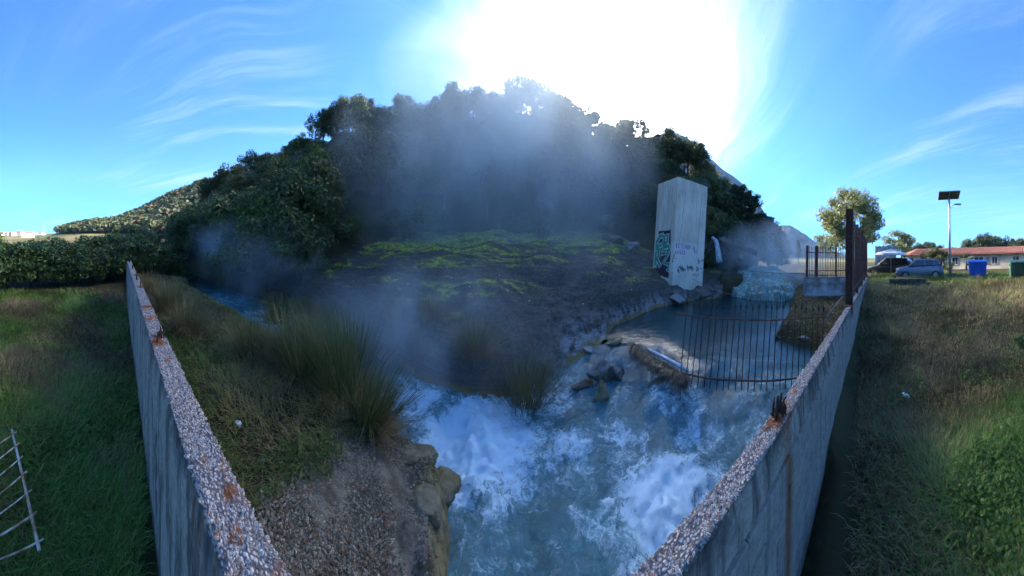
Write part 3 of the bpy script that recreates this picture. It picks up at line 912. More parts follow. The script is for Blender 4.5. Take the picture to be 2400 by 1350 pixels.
# ------------------------------------------------------------------ foliage
leafmat('leaf_evergreen', (.018, .036, .012), (.090, .125, .032), .5, .22)
leafmat('leaf_olive', (.030, .042, .015), (.150, .160, .052), .55, .22)
leafmat('leaf_grey', (.040, .052, .038), (.165, .185, .125), .6, .22)
leafmat('leaf_bright', (.020, .045, .008), (.095, .150, .022), .5, .3)
leafmat('leaf_rust', (.045, .022, .010), (.140, .075, .030), .6, .2)
leafmat('leaf_hedge', (.010, .026, .008), (.050, .088, .022), .42, .2)
leafmat('leaf_gum', (.065, .085, .030), (.27, .285, .11), .45, .35)
leafmat('needle_pine', (.012, .024, .010), (.060, .080, .028), .6, .15)
simple('bark', (.085, .065, .050), .95, .4, 9, c2=(.03, .024, .02), bstr=.6, bdist=.02)
simple('pale_bark', (.20, .17, .14), .9, .3, 9, bstr=.5)

def leaves(P, N, size, aspect, rg, tint, droop=0.0):
    """diamond leaf quads at points P facing roughly N"""
    n = len(P)
    N = N + rg.normal(0, .55, (n, 3))
    N /= np.linalg.norm(N, axis=1, keepdims=True) + 1e-9
    A = rg.normal(0, 1, (n, 3)); A[:, 2] -= droop
    A -= N * (A * N).sum(1, keepdims=True)
    A /= np.linalg.norm(A, axis=1, keepdims=True) + 1e-9
    B = np.cross(N, A)
    s = (size * (.6 + .8 * rg.random(n)))[:, None]
    V = np.stack([P - A * s, P + B * s * aspect + N * s * .12, P + A * s, P - B * s * aspect + N * s * .12], 1)
    return V.reshape(-1, 3), np.arange(n * 4).reshape(n, 4), np.repeat(tint, 4)

def crown_points(rg, clumps, per, clump_r, shell=.55):
    """clumps: (k, 4) centres and radii; leaves sit on the clump shells"""
    P, N, T = [], [], []
    for c in clumps:
        d = rg.normal(0, 1, (per, 3)); d /= np.linalg.norm(d, axis=1, keepdims=True)
        rr = c[3] * (shell + (1 - shell) * rg.random(per))[:, None]
        P.append(c[:3] + d * rr * np.array([1, 1, .8])); N.append(d + np.array([0, 0, .35]))
        T.append(np.clip(c[4] + rg.normal(0, .14, per), 0, 1))
    return np.concatenate(P), np.concatenate(N), np.concatenate(T)

def blob(rg, k, rx, rz, zc, cr0, cr1, rough=.35):
    """clump centres spread through an uneven dome"""
    C = []
    lob = [(rg.uniform(0, 6.283), rg.uniform(.6, 1.0 + rough), rg.uniform(-.3, .8)) for _ in range(5)]
    while len(C) < k:
        d = rg.normal(0, 1, 3); d /= np.linalg.norm(d)
        if d[2] < -.55: continue
        a = math.atan2(d[1], d[0])
        m_ = 0.72 + .28 * max(l[1] * max(0, math.cos(a - l[0])) * (1 - abs(d[2] - l[2])) for l in lob)
        rr = m_ * (.45 + .55 * rg.random() ** .5)
        C.append((d[0] * rx * rr, d[1] * rx * rr, zc + d[2] * rz * rr, rg.uniform(cr0, cr1), rg.random()))
    return np.array(C)

def limbs(rg, h, r0, spread, zc, n=5, lean=.1):
    b = MB()
    lx, ly = rg.normal(0, lean, 2)
    top = Vector((lx * h, ly * h, zc))
    b.tube([(0, 0, -.6), (lx * h * .3, ly * h * .3, zc * .45), top], [r0, r0 * .75, r0 * .45], 7)
    for i in range(n):
        a = i / n * 6.283 + rg.uniform(-.5, .5)
        s = top * rg.uniform(.45, .85)
        e = top + Vector((math.cos(a) * spread * rg.uniform(.5, .9), math.sin(a) * spread * rg.uniform(.5, .9), rg.uniform(.1, .7) * spread))
        m_ = (s + e) / 2 + Vector((0, 0, -.1 * spread))
        b.tube([s, m_, e], [r0 * .4, r0 * .28, r0 * .08], 5)
    return b

def tree_proto(name, seed, lm, rx, rz, zc, k, per, cr, leaf, asp=.45, droop=0., bark='bark', trunk=.12, cat='tree', shell=.5):
    rg = np.random.default_rng(seed)
    C = blob(rg, k, rx, rz, zc, *cr)
    P, N, T = crown_points(rg, C, per, cr, shell)
    V, Fc, ti = leaves(P, N, leaf, asp, rg, T, droop)
    root = bpy.data.objects.new(name, None); root.empty_display_size = .1
    cw = mk('crown', V, Fc, MATS[lm], root, tint=ti, link=False)
    tk = limbs(rg, zc, trunk, rx * .7, zc).build('trunk', MATS[bark], root, True)
    COL.objects.unlink(tk)
    return (root, tk, cw)

def plant(proto, loc, rz, s, label, cat, group=None, sz=None):
    root, tk, cw = proto
    o = bpy.data.objects.new(root.name.split('.')[0], None); COL.objects.link(o)
    o.empty_display_size = .1
    o.location = loc; o.rotation_euler = (rnd.uniform(-.06, .06), rnd.uniform(-.06, .06), rz)
    o.scale = (s, s, s * (sz or 1))
    for ch in (tk, cw):
        c = ch.copy(); COL.objects.link(c); c.parent = o
    return tag(o, label, cat, group)

EV = [tree_proto('evergreen_oak', 100 + i, 'leaf_evergreen', 2.3, 2.0, 2.4, 46, 150, (.45, .85), .105) for i in range(3)]
OL = [tree_proto('olive_tree', 120 + i, 'leaf_olive', 2.1, 1.9, 2.3, 42, 150, (.4, .8), .10) for i in range(3)]
GR = [tree_proto('grey_leaved_tree', 140 + i, 'leaf_grey', 1.9, 1.8, 2.1, 38, 140, (.4, .75), .095) for i in range(2)]
BR = [tree_proto('laurel_tree', 160 + i, 'leaf_bright', 1.7, 2.4, 2.6, 40, 160, (.4, .7), .09) for i in range(2)]
SH = [tree_proto('thicket_shrub', 180 + i, 'leaf_evergreen', 1.5, 1.1, .9, 26, 140, (.35, .6), .085, trunk=.06) for i in range(3)]
RU = [tree_proto('russet_shrub', 190 + i, 'leaf_rust', 1.3, 1.0, .9, 22, 120, (.35, .6), .08, trunk=.06) for i in range(2)]
HE = [tree_proto('hedge_shrub', 200 + i, 'leaf_hedge', 1.55, 1.25, 1.15, 40, 130, (.30, .55), .085, trunk=.06) for i in range(4)]

KIND = {'evergreen_oak': ('dark evergreen oak in the thicket covering the steep hillside', 'tree', 'evergreen oaks on the hill'),
        'olive_tree': ('olive-green bushy tree growing on the wooded hillside', 'tree', 'olive-green trees on the hill'),
        'grey_leaved_tree': ('grey-green feathery tree on the wooded hillside', 'tree', 'grey-green trees on the hill'),
        'laurel_tree': ('bright green upright tree among the dark hillside thicket', 'tree', 'bright green trees on the hill'),
        'thicket_shrub': ('low dark shrub filling gaps between the hillside trees', 'shrub', 'shrubs on the hill'),
        'russet_shrub': ('russet brown leafless-looking shrub on the hillside', 'shrub', 'russet shrubs on the hill')}

hr = random.Random(5)
def put(protos, th, r, s, sz=None, label=None, sink=.25):
    x, y = r * math.sin(th), r * math.cos(th)
    p = hr.choice(protos)
    lb, ct, gp = KIND[p[0].name.split('.')[0]]
    return plant(p, (x, y, H1(x, y) - sink), hr.uniform(0, 6.28), s, label or lb, ct, gp, sz)
# the hill is covered from foot to crest
cells = []
for i in range(13):
    t = -.02 + i / 12 * 1.06
    for th in np.arange(-1.38, 1.08, .1):
        tj = t + hr.uniform(-.05, .05); thj = float(th) + hr.uniform(-.05, .05)
        rb_h, rr_h = float(base_r(thj)), float(ridge_r(thj))
        if float(sky_interp(HILL, np.array([thj]))[0]) < .02: continue
        r = rb_h + (rr_h - rb_h) * tj
        # spacing grows up the slope
        cells.append((thj, r, tj))
hr.shuffle(cells)
kept = []
for th, r, t in cells:
    x, y = r * math.sin(th), r * math.cos(th)
    if all((x - a) ** 2 + (y - b) ** 2 > (1.9 + .2 * t) ** 2 for a, b, _, _, _ in kept):
        kept.append((x, y, th, r, t))
for x, y, th, r, t in kept:
    q = hr.random()
    s = hr.uniform(.75, 1.2)
    if t < .08:
        put(SH if q < .7 else EV, th, r, s * .95)
    elif th < -.55 and q < .25:
        put(BR if q < .13 else OL, th, r, s)
    elif q < .50:
        put(EV, th, r, s)
    elif q < .72:
        put(OL, th, r, s)
    elif q < .84:
        put(GR, th, r, s)
    elif q < .95:
        put(SH, th, r, s * 1.3)
    else:
        put(RU, th, r, s * 1.2)
# crest trees that break the skyline
CREST = {(1070, 205): 'dark bushy tree on the crest, left of the highest clump', (1040, 212): 'smaller dark tree at the left side of the bushy crest tree', (1225, 196): 'highest dark tree on the hill crest',
         (1265, 198): 'dark crest tree just right of the highest one', (1300, 204): 'olive crest tree left of the sun glare', (850, 232): 'big grey-green tree standing proud on the left shoulder of the hill',
         (820, 240): 'dark tree tucked left of the big grey-green shoulder tree', (945, 235): 'lone dark tree between the left shoulder and the crest', (890, 242): 'small grey-green tree right of the big shoulder tree',
         (760, 278): 'dark tree where the left shoulder drops away', (1160, 212): 'low dark tree in the dip left of the highest crest tree', (1345, 225): 'small olive tree right beside the sun glare on the crest',
         (620, 350): 'grey-green tree low on the left skyline of the hill', (690, 322): 'sunlit olive tree on the left skyline of the hill'}
for px, py, s, P in ((1070, 205, 1.15, EV), (1040, 212, .9, EV), (1225, 196, 1.2, EV), (1265, 198, 1.15, EV), (1300, 204, .9, OL), (850, 232, 1.3, GR), (820, 240, 1.1, EV), (945, 235, 1.0, EV), (890, 242, .9, GR),
                      (760, 278, 1.0, EV), (1160, 212, .8, EV), (1345, 225, .8, OL), (620, 350, .9, GR), (690, 322, .9, OL)):
    th, e = elev(px, py)
    put(P, th, float(ridge_r(np.array([th]))[0]) * .97, s * 1.15, 1.12, CREST[(px, py)], sink=.3)

# trees standing at the hill's foot over the brook, close enough to single out
FOOT = [(600, 640, 14.0, BR, 1.15, 'tall bright green tree at the foot of the hill above the brook'),
        (560, 600, 17.0, EV, 1.2, 'dark rounded tree behind the brook left of the bright green tree'),
        (655, 650, 12.6, EV, 1.05, 'dense dark tree overhanging the rushes at the mound edge'),
        (690, 560, 15.5, EV, 1.25, 'broad dark ivy-hung tree above the mound edge'),
        (740, 520, 17.5, OL, 1.2, 'olive-green tree half veiled by steam above the mound'),
        (500, 590, 20.0, GR, 1.1, 'silvery grey tree by the brook near the hedge end'),
        (450, 600, 22.0, EV, 1.1, 'low dark tree over the steaming brook beyond the wall end')]
for px, py, r, P, s, lb in FOOT:
    p = atr(px, py, r)
    pr = hr.choice(P)
    plant(pr, (p.x, p.y, H1(p.x, p.y) - .2), hr.uniform(0, 6), s, lb, 'tree')

# hedge along the low field beside the wall
hl = ['leftmost big leafy hedge shrub at the picture edge', 'tall leafy shrub in the hedge with yellowing top']
hp_ = []
for i in range(15):
    f = i / 14
    px = -60 + f * 420
    a = at(px, 690 - 32 * f, 0.02)
    hp_.append((a.x - .6, a.y + .1, 1.0 + .15 * hr.random()))
    if i % 2 == 0:
        hp_.append((a.x - 2.4, a.y - .3, 1.15 + .2 * hr.random()))
for i, (x, y, s) in enumerate(hp_):
    plant(hr.choice(HE), (x, y, H1(x, y) - .05), hr.uniform(0, 6), s, 'dense glossy green shrub in the hedge beyond the left grass', 'shrub', 'hedge shrubs beyond the wall end', .98)
for i, (px, py, r, s) in enumerate(((300, 640, 17.5, 1.1), (345, 640, 18.5, 1.0), (330, 600, 24, 1.5), (380, 605, 24, 1.3), (420, 640, 17, .8), (270, 600, 23, 1.5), (215, 590, 20, 1.25))):
    p = atr(px, py, r)
    plant(hr.choice(HE), (p.x, p.y, H1(p.x, p.y) - .05), hr.uniform(0, 6), s, 'dense glossy green shrub in the hedge beyond the left grass', 'shrub', 'hedge shrubs beyond the wall end')
YL = tree_proto('yellow_leaved_tree', 230, 'leaf_gum', 1.0, 1.3, 2.0, 20, 60, (.25, .45), .10, trunk=.06)
p = atr(-6, 560, 16)
plant(YL, (p.x, p.y, H1(p.x, p.y)), 1.0, 1.15, 'yellowish sunlit tree rising behind the hedge at the left edge', 'tree')

# the wooded range far off: one mass
rg = np.random.default_rng(77)
n = 5200
th = rg.uniform(-1.95, -.7, n); r = rg.uniform(75, 205, n) ** 1.0
x, y = r * np.sin(th), r * np.cos(th)
z = land(x, y)
ok = (z > 2.2 + 0.012 * r) & (r < 200)
x, y, z = x[ok], y[ok], z[ok]
n = len(x)
per = 34
rad = rg.uniform(1.3, 3.0, n)
d = rg.normal(0, 1, (n, per, 3)); d[..., 2] = np.abs(d[..., 2]) * 1.0 - .15
d /= np.linalg.norm(d, axis=2, keepdims=True)
C = np.stack([x, y, z + rad * .55], -1)
P = (C[:, None] + d * rad[:, None, None] * (.8 + .3 * rg.random((n, per, 1)))).reshape(-1, 3)
V, Fc, ti = leaves(P, d.reshape(-1, 3), np.repeat(rad * .36, per), .75, rg, np.clip(np.repeat(rg.random(n), per) + rg.normal(0, .1, n * per), 0, 1))
leafmat('leaf_farwood', (.026, .040, .016), (.105, .122, .048), .7, .1, dry=(.16, .085, .05))
tag(mk('distant_woodland', V, Fc, MATS['leaf_farwood'], tint=ti), 'sunlit wooded slopes of the low range beyond the hedge', kind='stuff')

# ------------------------------------------------------------------ bare branches
def branchy(b, rg, p, d, L, r, depth, bend=.25, up=.1):
    if depth == 0 or L < .05: return
    pts, q = [p], Vector(d)
    for i in range(3):
        q = (q + Vector(rg.normal(0, bend, 3)) + Vector((0, 0, up))).normalized()
        pts.append(pts[-1] + q * L / 3)
    b.tube(pts, [r, r * .85, r * .7, r * .55], 4 if depth < 3 else 5, False)
    for k in range(int(rg.integers(2, 4))):
        s = pts[int(rg.integers(1, 4))]
        dd = (q + Vector(rg.normal(0, .6, 3))).normalized()
        branchy(b, rg, s, dd, L * rg.uniform(.55, .8), r * .55, depth - 1, bend, up)
simple('dead_wood', (.20, .175, .155), .9, .3, 14, c2=(.09, .075, .065))
simple('dark_twig', (.045, .032, .025), .95, .4, 14)
def bare(name, loc, n, L, r, depth, m_, seed, label, cat, up=.1, spread=.7):
    rg = np.random.default_rng(seed); b = MB()
    for i in range(n):
        d = Vector((rg.normal(0, spread), rg.normal(0, spread), 1)).normalized()
        branchy(b, rg, Vector((rg.normal(0, .12), rg.normal(0, .12), -.1)), d, L, r, depth, .22, up)
    o = b.build(name, m_)
    o.location = loc
    return tag(o, label, cat)
def onland(px, py, r, dz=0):
    p = atr(px, py, r)
    return (p.x, p.y, max(H1(p.x, p.y), float(mound_h(np.array([p.x]), np.array([p.y]))[0]) if abs((px - CX) / F) < .9 and r < 18 else -9) + dz)
bare('bare_tree', onland(1555, 320, 33.0, -.2), 6, 1.7, .05, 5, MATS['dark_twig'], 3, 'leafless twiggy tree on the right shoulder of the hill', 'tree')
bare('bare_tree', onland(1590, 330, 31.5, -.2), 4, 1.3, .04, 5, MATS['dark_twig'], 4, 'smaller leafless tree right of the twiggy one on the hill shoulder', 'tree')
bare('fallen_dead_branch', onland(1275, 560, 16.2, .05), 9, 1.25, .035, 4, MATS['dead_wood'], 6, 'grey dead branches fanning out on top of the mound', 'dead branch', -.08, 1.5)
bare('leafless_bush', onland(1690, 645, 12.6, -.1), 16, .55, .014, 4, MATS['dark_twig'], 8, 'dark leafless twiggy bush beside the concrete pier', 'bush', .12, .5)
bare('bramble', onland(860, 560, 15, 0), 10, .9, .012, 4, MATS['dead_wood'], 12, 'pale leafless brambles at the hill foot seen through steam', 'bramble', 0, .8)
bare('bramble', onland(690, 520, 14.5, .8), 12, 1.0, .014, 4, MATS['dead_wood'], 13, 'tangle of grey-brown bare brambles under the dark trees', 'bramble', 0, .8)
bare('bare_tree', onland(640, 470, 17.0, -.2), 5, 1.5, .05, 5, MATS['dead_wood'], 41, 'pale leafless tree among the dark trees on the left slope', 'tree')
bare('bare_tree', onland(790, 500, 18.5, -.2), 5, 1.4, .045, 5, MATS['dead_wood'], 42, 'bare grey tree at the edge of the steam veil above the mound', 'tree')
bare('bare_tree', onland(700, 380, 25.0, .5), 5, 1.6, .05, 5, MATS['dead_wood'], 43, 'leafless grey-brown crown high on the left slope', 'tree')
bare('bare_tree', onland(1650, 520, 19.0, -.2), 6, 1.3, .04, 5, MATS['dead_wood'], 44, 'thin bare tree right behind the concrete pier', 'tree')
bare('bare_tree', onland(1380, 480, 20.0, .2), 5, 1.5, .05, 5, MATS['dead_wood'], 45, 'bare limbs rising from the thicket left of the pier', 'tree')
# roots hanging down the slope
b = MB(); rg = np.random.default_rng(14)
c0 = atr(1150, 380, 24.5)
for i in range(26):
    s = c0 + Vector((rg.normal(0, 1.5), rg.normal(0, .3) - .4, rg.uniform(-.6, 1.6)))
    pts = [s]
    for k in range(6):
        pts.append(pts[-1] + Vector((rg.normal(0, .22), rg.normal(0, .06) - .06, -rg.uniform(.3, .7))))
    b.tube(pts, [.035, .032, .03, .026, .02, .015, .008], 4, False)
tag(b.build('hanging_roots', MATS['dead_wood']), 'pale bare roots and vines hanging down the wooded slope', 'roots')
# airy round tree against the glare on the crest
th, e = elev(1475, 285)
rcr = float(ridge_r(np.array([th]))[0])
AT = tree_proto('airy_tree', 240, 'leaf_olive', 1.25, 1.25, 2.3, 30, 34, (.25, .4), .10, trunk=.07, shell=.3)
xx, yy = rcr * math.sin(th), rcr * math.cos(th)
plant(AT, (xx, yy, H1(xx, yy)), .4, 1.15, 'small round see-through tree on the crest beside the sun glare', 'tree')

# ------------------------------------------------------------------ grass
def grassmat(name, cols, rough=.6, trans=.25):
    def fn(t):
        ti = t.n('ShaderNodeAttribute', attribute_name='tint').outputs['Fac']
        rp = t.n('ShaderNodeValToRGB', {0: ti})
        el = rp.color_ramp.elements
        el[0].color = cols[0] + (1,); el[1].color = cols[-1] + (1,)
        for i, c in enumerate(cols[1:-1]):
            e = el.new((i + 1) / (len(cols) - 1)); e.color = c + (1,)
        p = principled(t, rp.outputs[0], rough, spec=.3)
        tr = t.n('ShaderNodeBsdfTranslucent', {'Color': rp.outputs[0]}).outputs[0]
        out(t, t.n('ShaderNodeMixShader', {0: trans, 1: p, 2: tr}).outputs[0])
    return mat(name, fn)
grassmat('grass_blade', [(.032, .085, .012), (.075, .185, .022), (.135, .240, .036), (.215, .210, .062), (.210, .145, .068), (.145, .090, .050)])
grassmat('rush_blade', [(.030, .055, .018), (.070, .105, .028), (.135, .140, .045), (.250, .190, .085), (.200, .125, .070)])

def blades(P, L, wd, lean, tint, rg, segs=2, dirs=None, curl=.5):
    n = len(P)
    a = rg.random(n) * 6.283 if dirs is None else dirs
    D = np.stack([np.cos(a), np.sin(a), 0 * a], -1)
    S = np.stack([-np.sin(a), np.cos(a), 0 * a], -1) * (wd / 2)[:, None]
    rows = []
    cur = P.astype(float)
    ang = lean
    for k in range(segs + 1):
        w_ = 1 - (k / segs) ** 1.5 * (1 if k == segs else .6)
        if k == segs:
            rows.append(cur[:, None])
        else:
            rows.append(np.stack([cur - S * w_, cur + S * w_], 1))
        st = (L / segs)[:, None]
        cur = cur + (D * np.sin(ang)[:, None] + np.array([0, 0, 1]) * np.cos(ang)[:, None]) * st
        ang = ang + curl * (.5 + rg.random(n))
    V = np.concatenate(rows, 1)
    m_ = V.shape[1]
    f = []
    for k in range(segs - 1):
        f += [(2 * k, 2 * k + 1, 2 * k + 3), (2 * k, 2 * k + 3, 2 * k + 2)]
    f.append((2 * segs - 2, 2 * segs - 1, 2 * segs))
    Fc = (np.array(f)[None] + (np.arange(n) * m_)[:, None, None]).reshape(-1, 3)
    return V.reshape(-1, 3), Fc, np.repeat(tint, m_)

def field(name, n, th0, th1, r0, r1, pw, cond, dry, hgt, label, seed, wd=.006, tuft=.35):
    rg = np.random.default_rng(seed)
    k = n // 9
    th = th0 + (th1 - th0) * rg.random(k)
    r = r0 * (r1 / r0) ** (rg.random(k) ** pw)
    x = np.repeat(r * np.sin(th), 9) + rg.normal(0, .035, k * 9) * (1 + np.repeat(r, 9) * .12)
    y = np.repeat(r * np.cos(th), 9) + rg.normal(0, .035, k * 9) * (1 + np.repeat(r, 9) * .12)
    rr = np.hypot(x, y)
    ok = cond(x, y)
    x, y, rr = x[ok], y[ok], rr[ok]
    z = land(x, y)
    m_ = len(x)
    dr = np.clip(dry(x, y) + rg.normal(0, .17, m_) + .35 * (rg.random(m_) < .12), 0, 1)
    patch = .55 + .9 * np.clip(fbm(x * .8, y * .8, seed, 3) + .4, 0, 1.2)
    L = hgt(x, y) * patch * (.45 + .9 * rg.random(m_))
    wdir = fbm(x * .5, y * .5, seed + 3, 2) * 7 + rg.normal(0, 1.1, m_)
    V, Fc, ti = blades(np.stack([x, y, z - .02], -1), L, wd * (1 + rr * .16) * (.6 + .8 * rg.random(m_)), rg.uniform(.1, .75, m_), dr, rg, 3, wdir, .42)
    return tag(mk(name, V, Fc, MATS['grass_blade'], tint=ti), label, kind='stuff')
field('field_grass', 118000, -2.45, -1.50, .75, 12.5, .8, lambda x, y: (y < .31) & (x < -.25),
      lambda x, y: .28 + .55 * ss(-.15, .25, fbm(x * .45, y * .45, 81, 3)) * ss(3.5, 6, np.hypot(x, y)) + .25 * ss(.15, .4, fbm(x * 1.6, y * 1.6, 82, 3)),
      lambda x, y: .20 + .05 * np.hypot(x, y) ** .4 + 0 * x, 'long green and straw-coloured grass on the low field left of the wall', 83)
field('slope_grass', 142000, 1.50, 2.42, .8, 24, .85, lambda x, y: (y < .62) & (x > .3),
      lambda x, y: np.clip(.80 - .75 * np.exp(-((x - 2.3) ** 2 + (y + 1.6) ** 2) / 1.1) - .5 * ss(10, 15, x) * (fbm(x * .6, y * .6, 91, 3) + .45) - .25 * ss(.1, .4, fbm(x * .9, y * .9, 92, 3)), 0, 1),
      lambda x, y: .115 + .12 * np.exp(-((x - 2.3) ** 2 + (y + 1.6) ** 2) / 1.1) + .012 * np.hypot(x, y), 'brown dried grass with green tufts on the slope right of the wall', 93)
def on_bank(x, y):
    d, _ = stream(x, y)
    _, d2 = wall_d(x)
    gravel_ = (x + 1.55 + .5 * fbm(x * 2, y * 2, 95, 3) > 0) & (y > .86 + .2 * fbm(x * 3, y * 3, 99, 2))
    return (y > d2 + .02) & (d > .12) & (x < -.35) & (y < 5) & ~gravel_
field('bank_grass', 62000, -1.56, -.25, .75, 16, .75, on_bank, lambda x, y: np.clip(.62 - .45 * ss(.9, .6, y) + .3 * fbm(x * 1.3, y * 1.3, 96, 3), 0, 1),
      lambda x, y: .15 + .06 * ss(1.5, 4, np.hypot(x, y)), 'matted brown and green grass on the bank between wall and stream', 97)
field('parapet_bank_grass', 16000, 1.0, 1.5, 6, 11, 1.0, lambda x, y: (y > .95) & (stream(x, y)[0] > .25), lambda x, y: .78 + 0 * x, lambda x, y: .12 + 0 * x, 'short brown grass below the plaster parapet by the pool', 98)

# gravel on the near bank
def on_gravel(n, rg):
    x = rg.uniform(-2.3, .25, n); y = rg.uniform(.62, 3.1, n)
    d, _ = stream(x, y)
    _, d2 = wall_d(x)
    ok = (d > .30 + .2 * rg.random(n)) & (y > d2) & ((x + 1.75 + .5 * fbm(x * 2, y * 2, 95, 3) > 0) | (rg.random(n) < .06))
    x, y = x[ok], y[ok]
    return np.stack([x, y, land(x, y) + .004], -1)
tag(pebbles('bank_gravel', 44000, on_gravel, .003, .014, MATS['gravel'], None, 7, .55), 'grey and tan gravel spread on the near bank by the stream', kind='stuff')

# ------------------------------------------------------------------ rushes
def rush(loc, n, h, spread, dry, seed, label, lean=(0, 0), wd=.009):
    rg = np.random.default_rng(seed)
    a = rg.random(n) * 6.283
    q = spread * .32 * np.sqrt(rg.random(n))
    P = np.stack([np.cos(a) * q, np.sin(a) * q, np.zeros(n) - .05], -1)
    ang = np.clip(rg.random(n) ** 1.3 * .95 + q / spread * .3, 0, 1.25)
    L = h * (.45 + .62 * rg.random(n)) * (1 - .12 * ang)
    dirs = a + rg.normal(0, .5, n)
    ti = np.clip(dry + rg.normal(0, .20, n) + .30 * (ang > .75), 0, 1)
    V, Fc, t_ = blades(P, L, np.full(n, wd * 1.25) * (.6 + .7 * rg.random(n)), ang, ti, rg, 4, dirs, .05)
    V[:, 0] += lean[0] * np.maximum(V[:, 2], 0) ** 1.3; V[:, 1] += lean[1] * np.maximum(V[:, 2], 0) ** 1.3
    # dead thatch hanging round the base
    m_ = n // 3
    a2 = rg.random(m_) * 6.283
    P2 = np.stack([np.cos(a2) * spread * .3, np.sin(a2) * spread * .3, rg.uniform(.0, .25, m_)], -1)
    V2, F2, t2 = blades(P2, h * rg.uniform(.25, .5, m_), np.full(m_, wd), rg.uniform(.9, 1.5, m_), np.clip(rg.normal(.88, .1, m_), 0, 1), rg, 4, a2, .35)
    o = mk('rush_clump', np.concatenate([V, V2]), np.concatenate([Fc, F2 + len(V)]), MATS['rush_blade'], tint=np.concatenate([t_, t2]))
    o.location = loc
    return tag(o, label, 'rushes', 'rush clumps along the stream')
def gl_(px, py, z0):
    p = at(px, py, z0)
    z = H1(p.x, p.y)
    if abs((px - CX) / F) < .9 and math.hypot(p.x, p.y) > float(foot_r(math.atan2(p.x, p.y))):
        z = max(z, float(mound_h(np.array([p.x]), np.array([p.y]))[0]))
    return (p.x, p.y, z - .03)
rush(gl_(800, 945, .35), 1150, 1.65, .80, .40, 1, 'largest green rush clump on the near bank, fanning towards the wall', (-.42, .10))
rush(gl_(700, 900, .45), 800, 1.35, .75, .42, 2, 'green rush clump just left of the largest one', (-.34, .05))
rush(gl_(862, 1025, .30), 850, 1.05, .55, .44, 3, 'rush clump leaning over the white foam beside the gravel', (.26, .12), .008)
rush(gl_(395, 735, .5), 850, 1.25, 1.1, .60, 4, 'golden rush clump beside the wall', (-.05, 0), .011)
rush(gl_(440, 790, .5), 650, 1.05, .9, .66, 5, 'short straw-coloured rush clump between wall and brook', (0, 0), .010)
rush(gl_(590, 850, .5), 650, 1.0, .8, .52, 6, 'low olive rush clump left of the big green ones', (-.1, 0), .009)
rush(gl_(345, 690, .5), 650, 1.2, 1.2, .75, 7, 'farthest brown rush clump along the wall', (0, 0), .014)
rush(gl_(655, 735, .1), 850, 1.7, 1.2, .38, 8, 'tall rush clump across the brook under the dark trees', (.04, 0), .013)
rush(gl_(710, 760, .1), 650, 1.3, 1.0, .50, 9, 'rush clump at the left tip of the mound', (.06, 0), .012)
rush(gl_(845, 800, .2), 1200, 1.7, 1.3, .48, 10, 'pale rush clump veiled in steam at the mound foot', (0, 0), .010)
rush(gl_(1010, 790, .5), 600, .9, .8, .70, 11, 'small dry rush clump on the dark mound front', (0, 0), .009)
rush(gl_(1110, 850, .4), 750, 1.0, .9, .72, 12, 'brown drooping rush clump over the foam', (0, -.12), .009)
rush(gl_(1235, 885, .4), 1300, 1.6, 1.0, .50, 13, 'big rush clump at the mound foot beside the cascade', (0, -.05), .009)
rush(gl_(930, 770, .5), 500, .8, .8, .75, 14, 'faded low rush clump between the steamy ones', (0, 0), .009)

# dead stalks in the grass
def stalks(px, py, z, n, h, spread, seed, label):
    rg = np.random.default_rng(seed); b = MB()
    for i in range(n):
        p = Vector((rg.normal(0, spread), rg.normal(0, spread), 0))
        d = Vector((rg.normal(0, .22), rg.normal(0, .22), 1)).normalized()
        branchy(b, rg, p, d, h * rg.uniform(.3, .5), .006, 3, .15, .25)
    o = b.build('dead_stalks', MATS['dark_twig'])
    p = at(px, py, z); o.location = (p.x, p.y, H1(p.x, p.y) - .03)
    return tag(o, label, kind='stuff')
stalks(60, 900, 0, 26, 1.0, .30, 1, 'brown dead weed stalks in the grass at the left edge')
stalks(2085, 745, .7, 26, .8, .35, 2, 'thin dead weed stalks beside the wall on the right slope')
stalks(2290, 870, .7, 40, .9, .5, 3, 'tangled dead bramble stems at the right edge')
bs = plant(HE[1], tuple(at(2455, 900, .62) + Vector((.2, -.5, -.1))), 0, .5, 'dark leafy bush at the right picture edge', 'bush')

def on_mud(n, rg):
    th = rg.uniform(1.0, 1.5, n); r = rg.uniform(5.5, 11, n)
    x, y = r * np.sin(th), r * np.cos(th)
    d, _ = stream(x, y)
    ok = (d > .05) & (y > .95)
    x, y = x[ok], y[ok]
    return np.stack([x, y, land(x, y) + .01], -1)
tag(pebbles('pool_bank_stones', 1700, on_mud, .008, .05, MATS['gravel'], None, 17, .5), 'scattered stones on the muddy right bank of the pool', kind='stuff')

# broad-leaved weeds among the grass
def weeds(name, n, place, size, label, seed):
    rg = np.random.default_rng(seed)
    x, y = place(n, rg)
    k = 9
    X = np.repeat(x, k) + rg.normal(0, .05, len(x) * k); Y = np.repeat(y, k) + rg.normal(0, .05, len(x) * k)
    P = np.stack([X, Y, land(X, Y) + rg.uniform(.02, .16, len(X))], -1)
    V, Fc, ti = leaves(P, np.tile(np.array([0, 0, 1.0]), (len(P), 1)), size, .55, rg, np.clip(np.repeat(rg.random(len(x)), k), 0, 1))
    return tag(mk(name, V, Fc, MATS['leaf_bright'], tint=ti), label, kind='stuff')
def pl_left(n, rg):
    th = rg.uniform(-2.1, -1.6, n); r = .9 * 11 ** rg.random(n)
    x, y = r * np.sin(th), r * np.cos(th)
    ok = (y < .28) & (fbm(x * .9, y * .9, 131, 3) > 0)
    return x[ok], y[ok]
def pl_bank(n, rg):
    x = -rg.uniform(.5, 6, n); y = rg.uniform(.62, 2.4, n)
    ok = on_bank(x, y) & (fbm(x * 1.2, y * 1.2, 132, 3) > 0)
    return x[ok], y[ok]
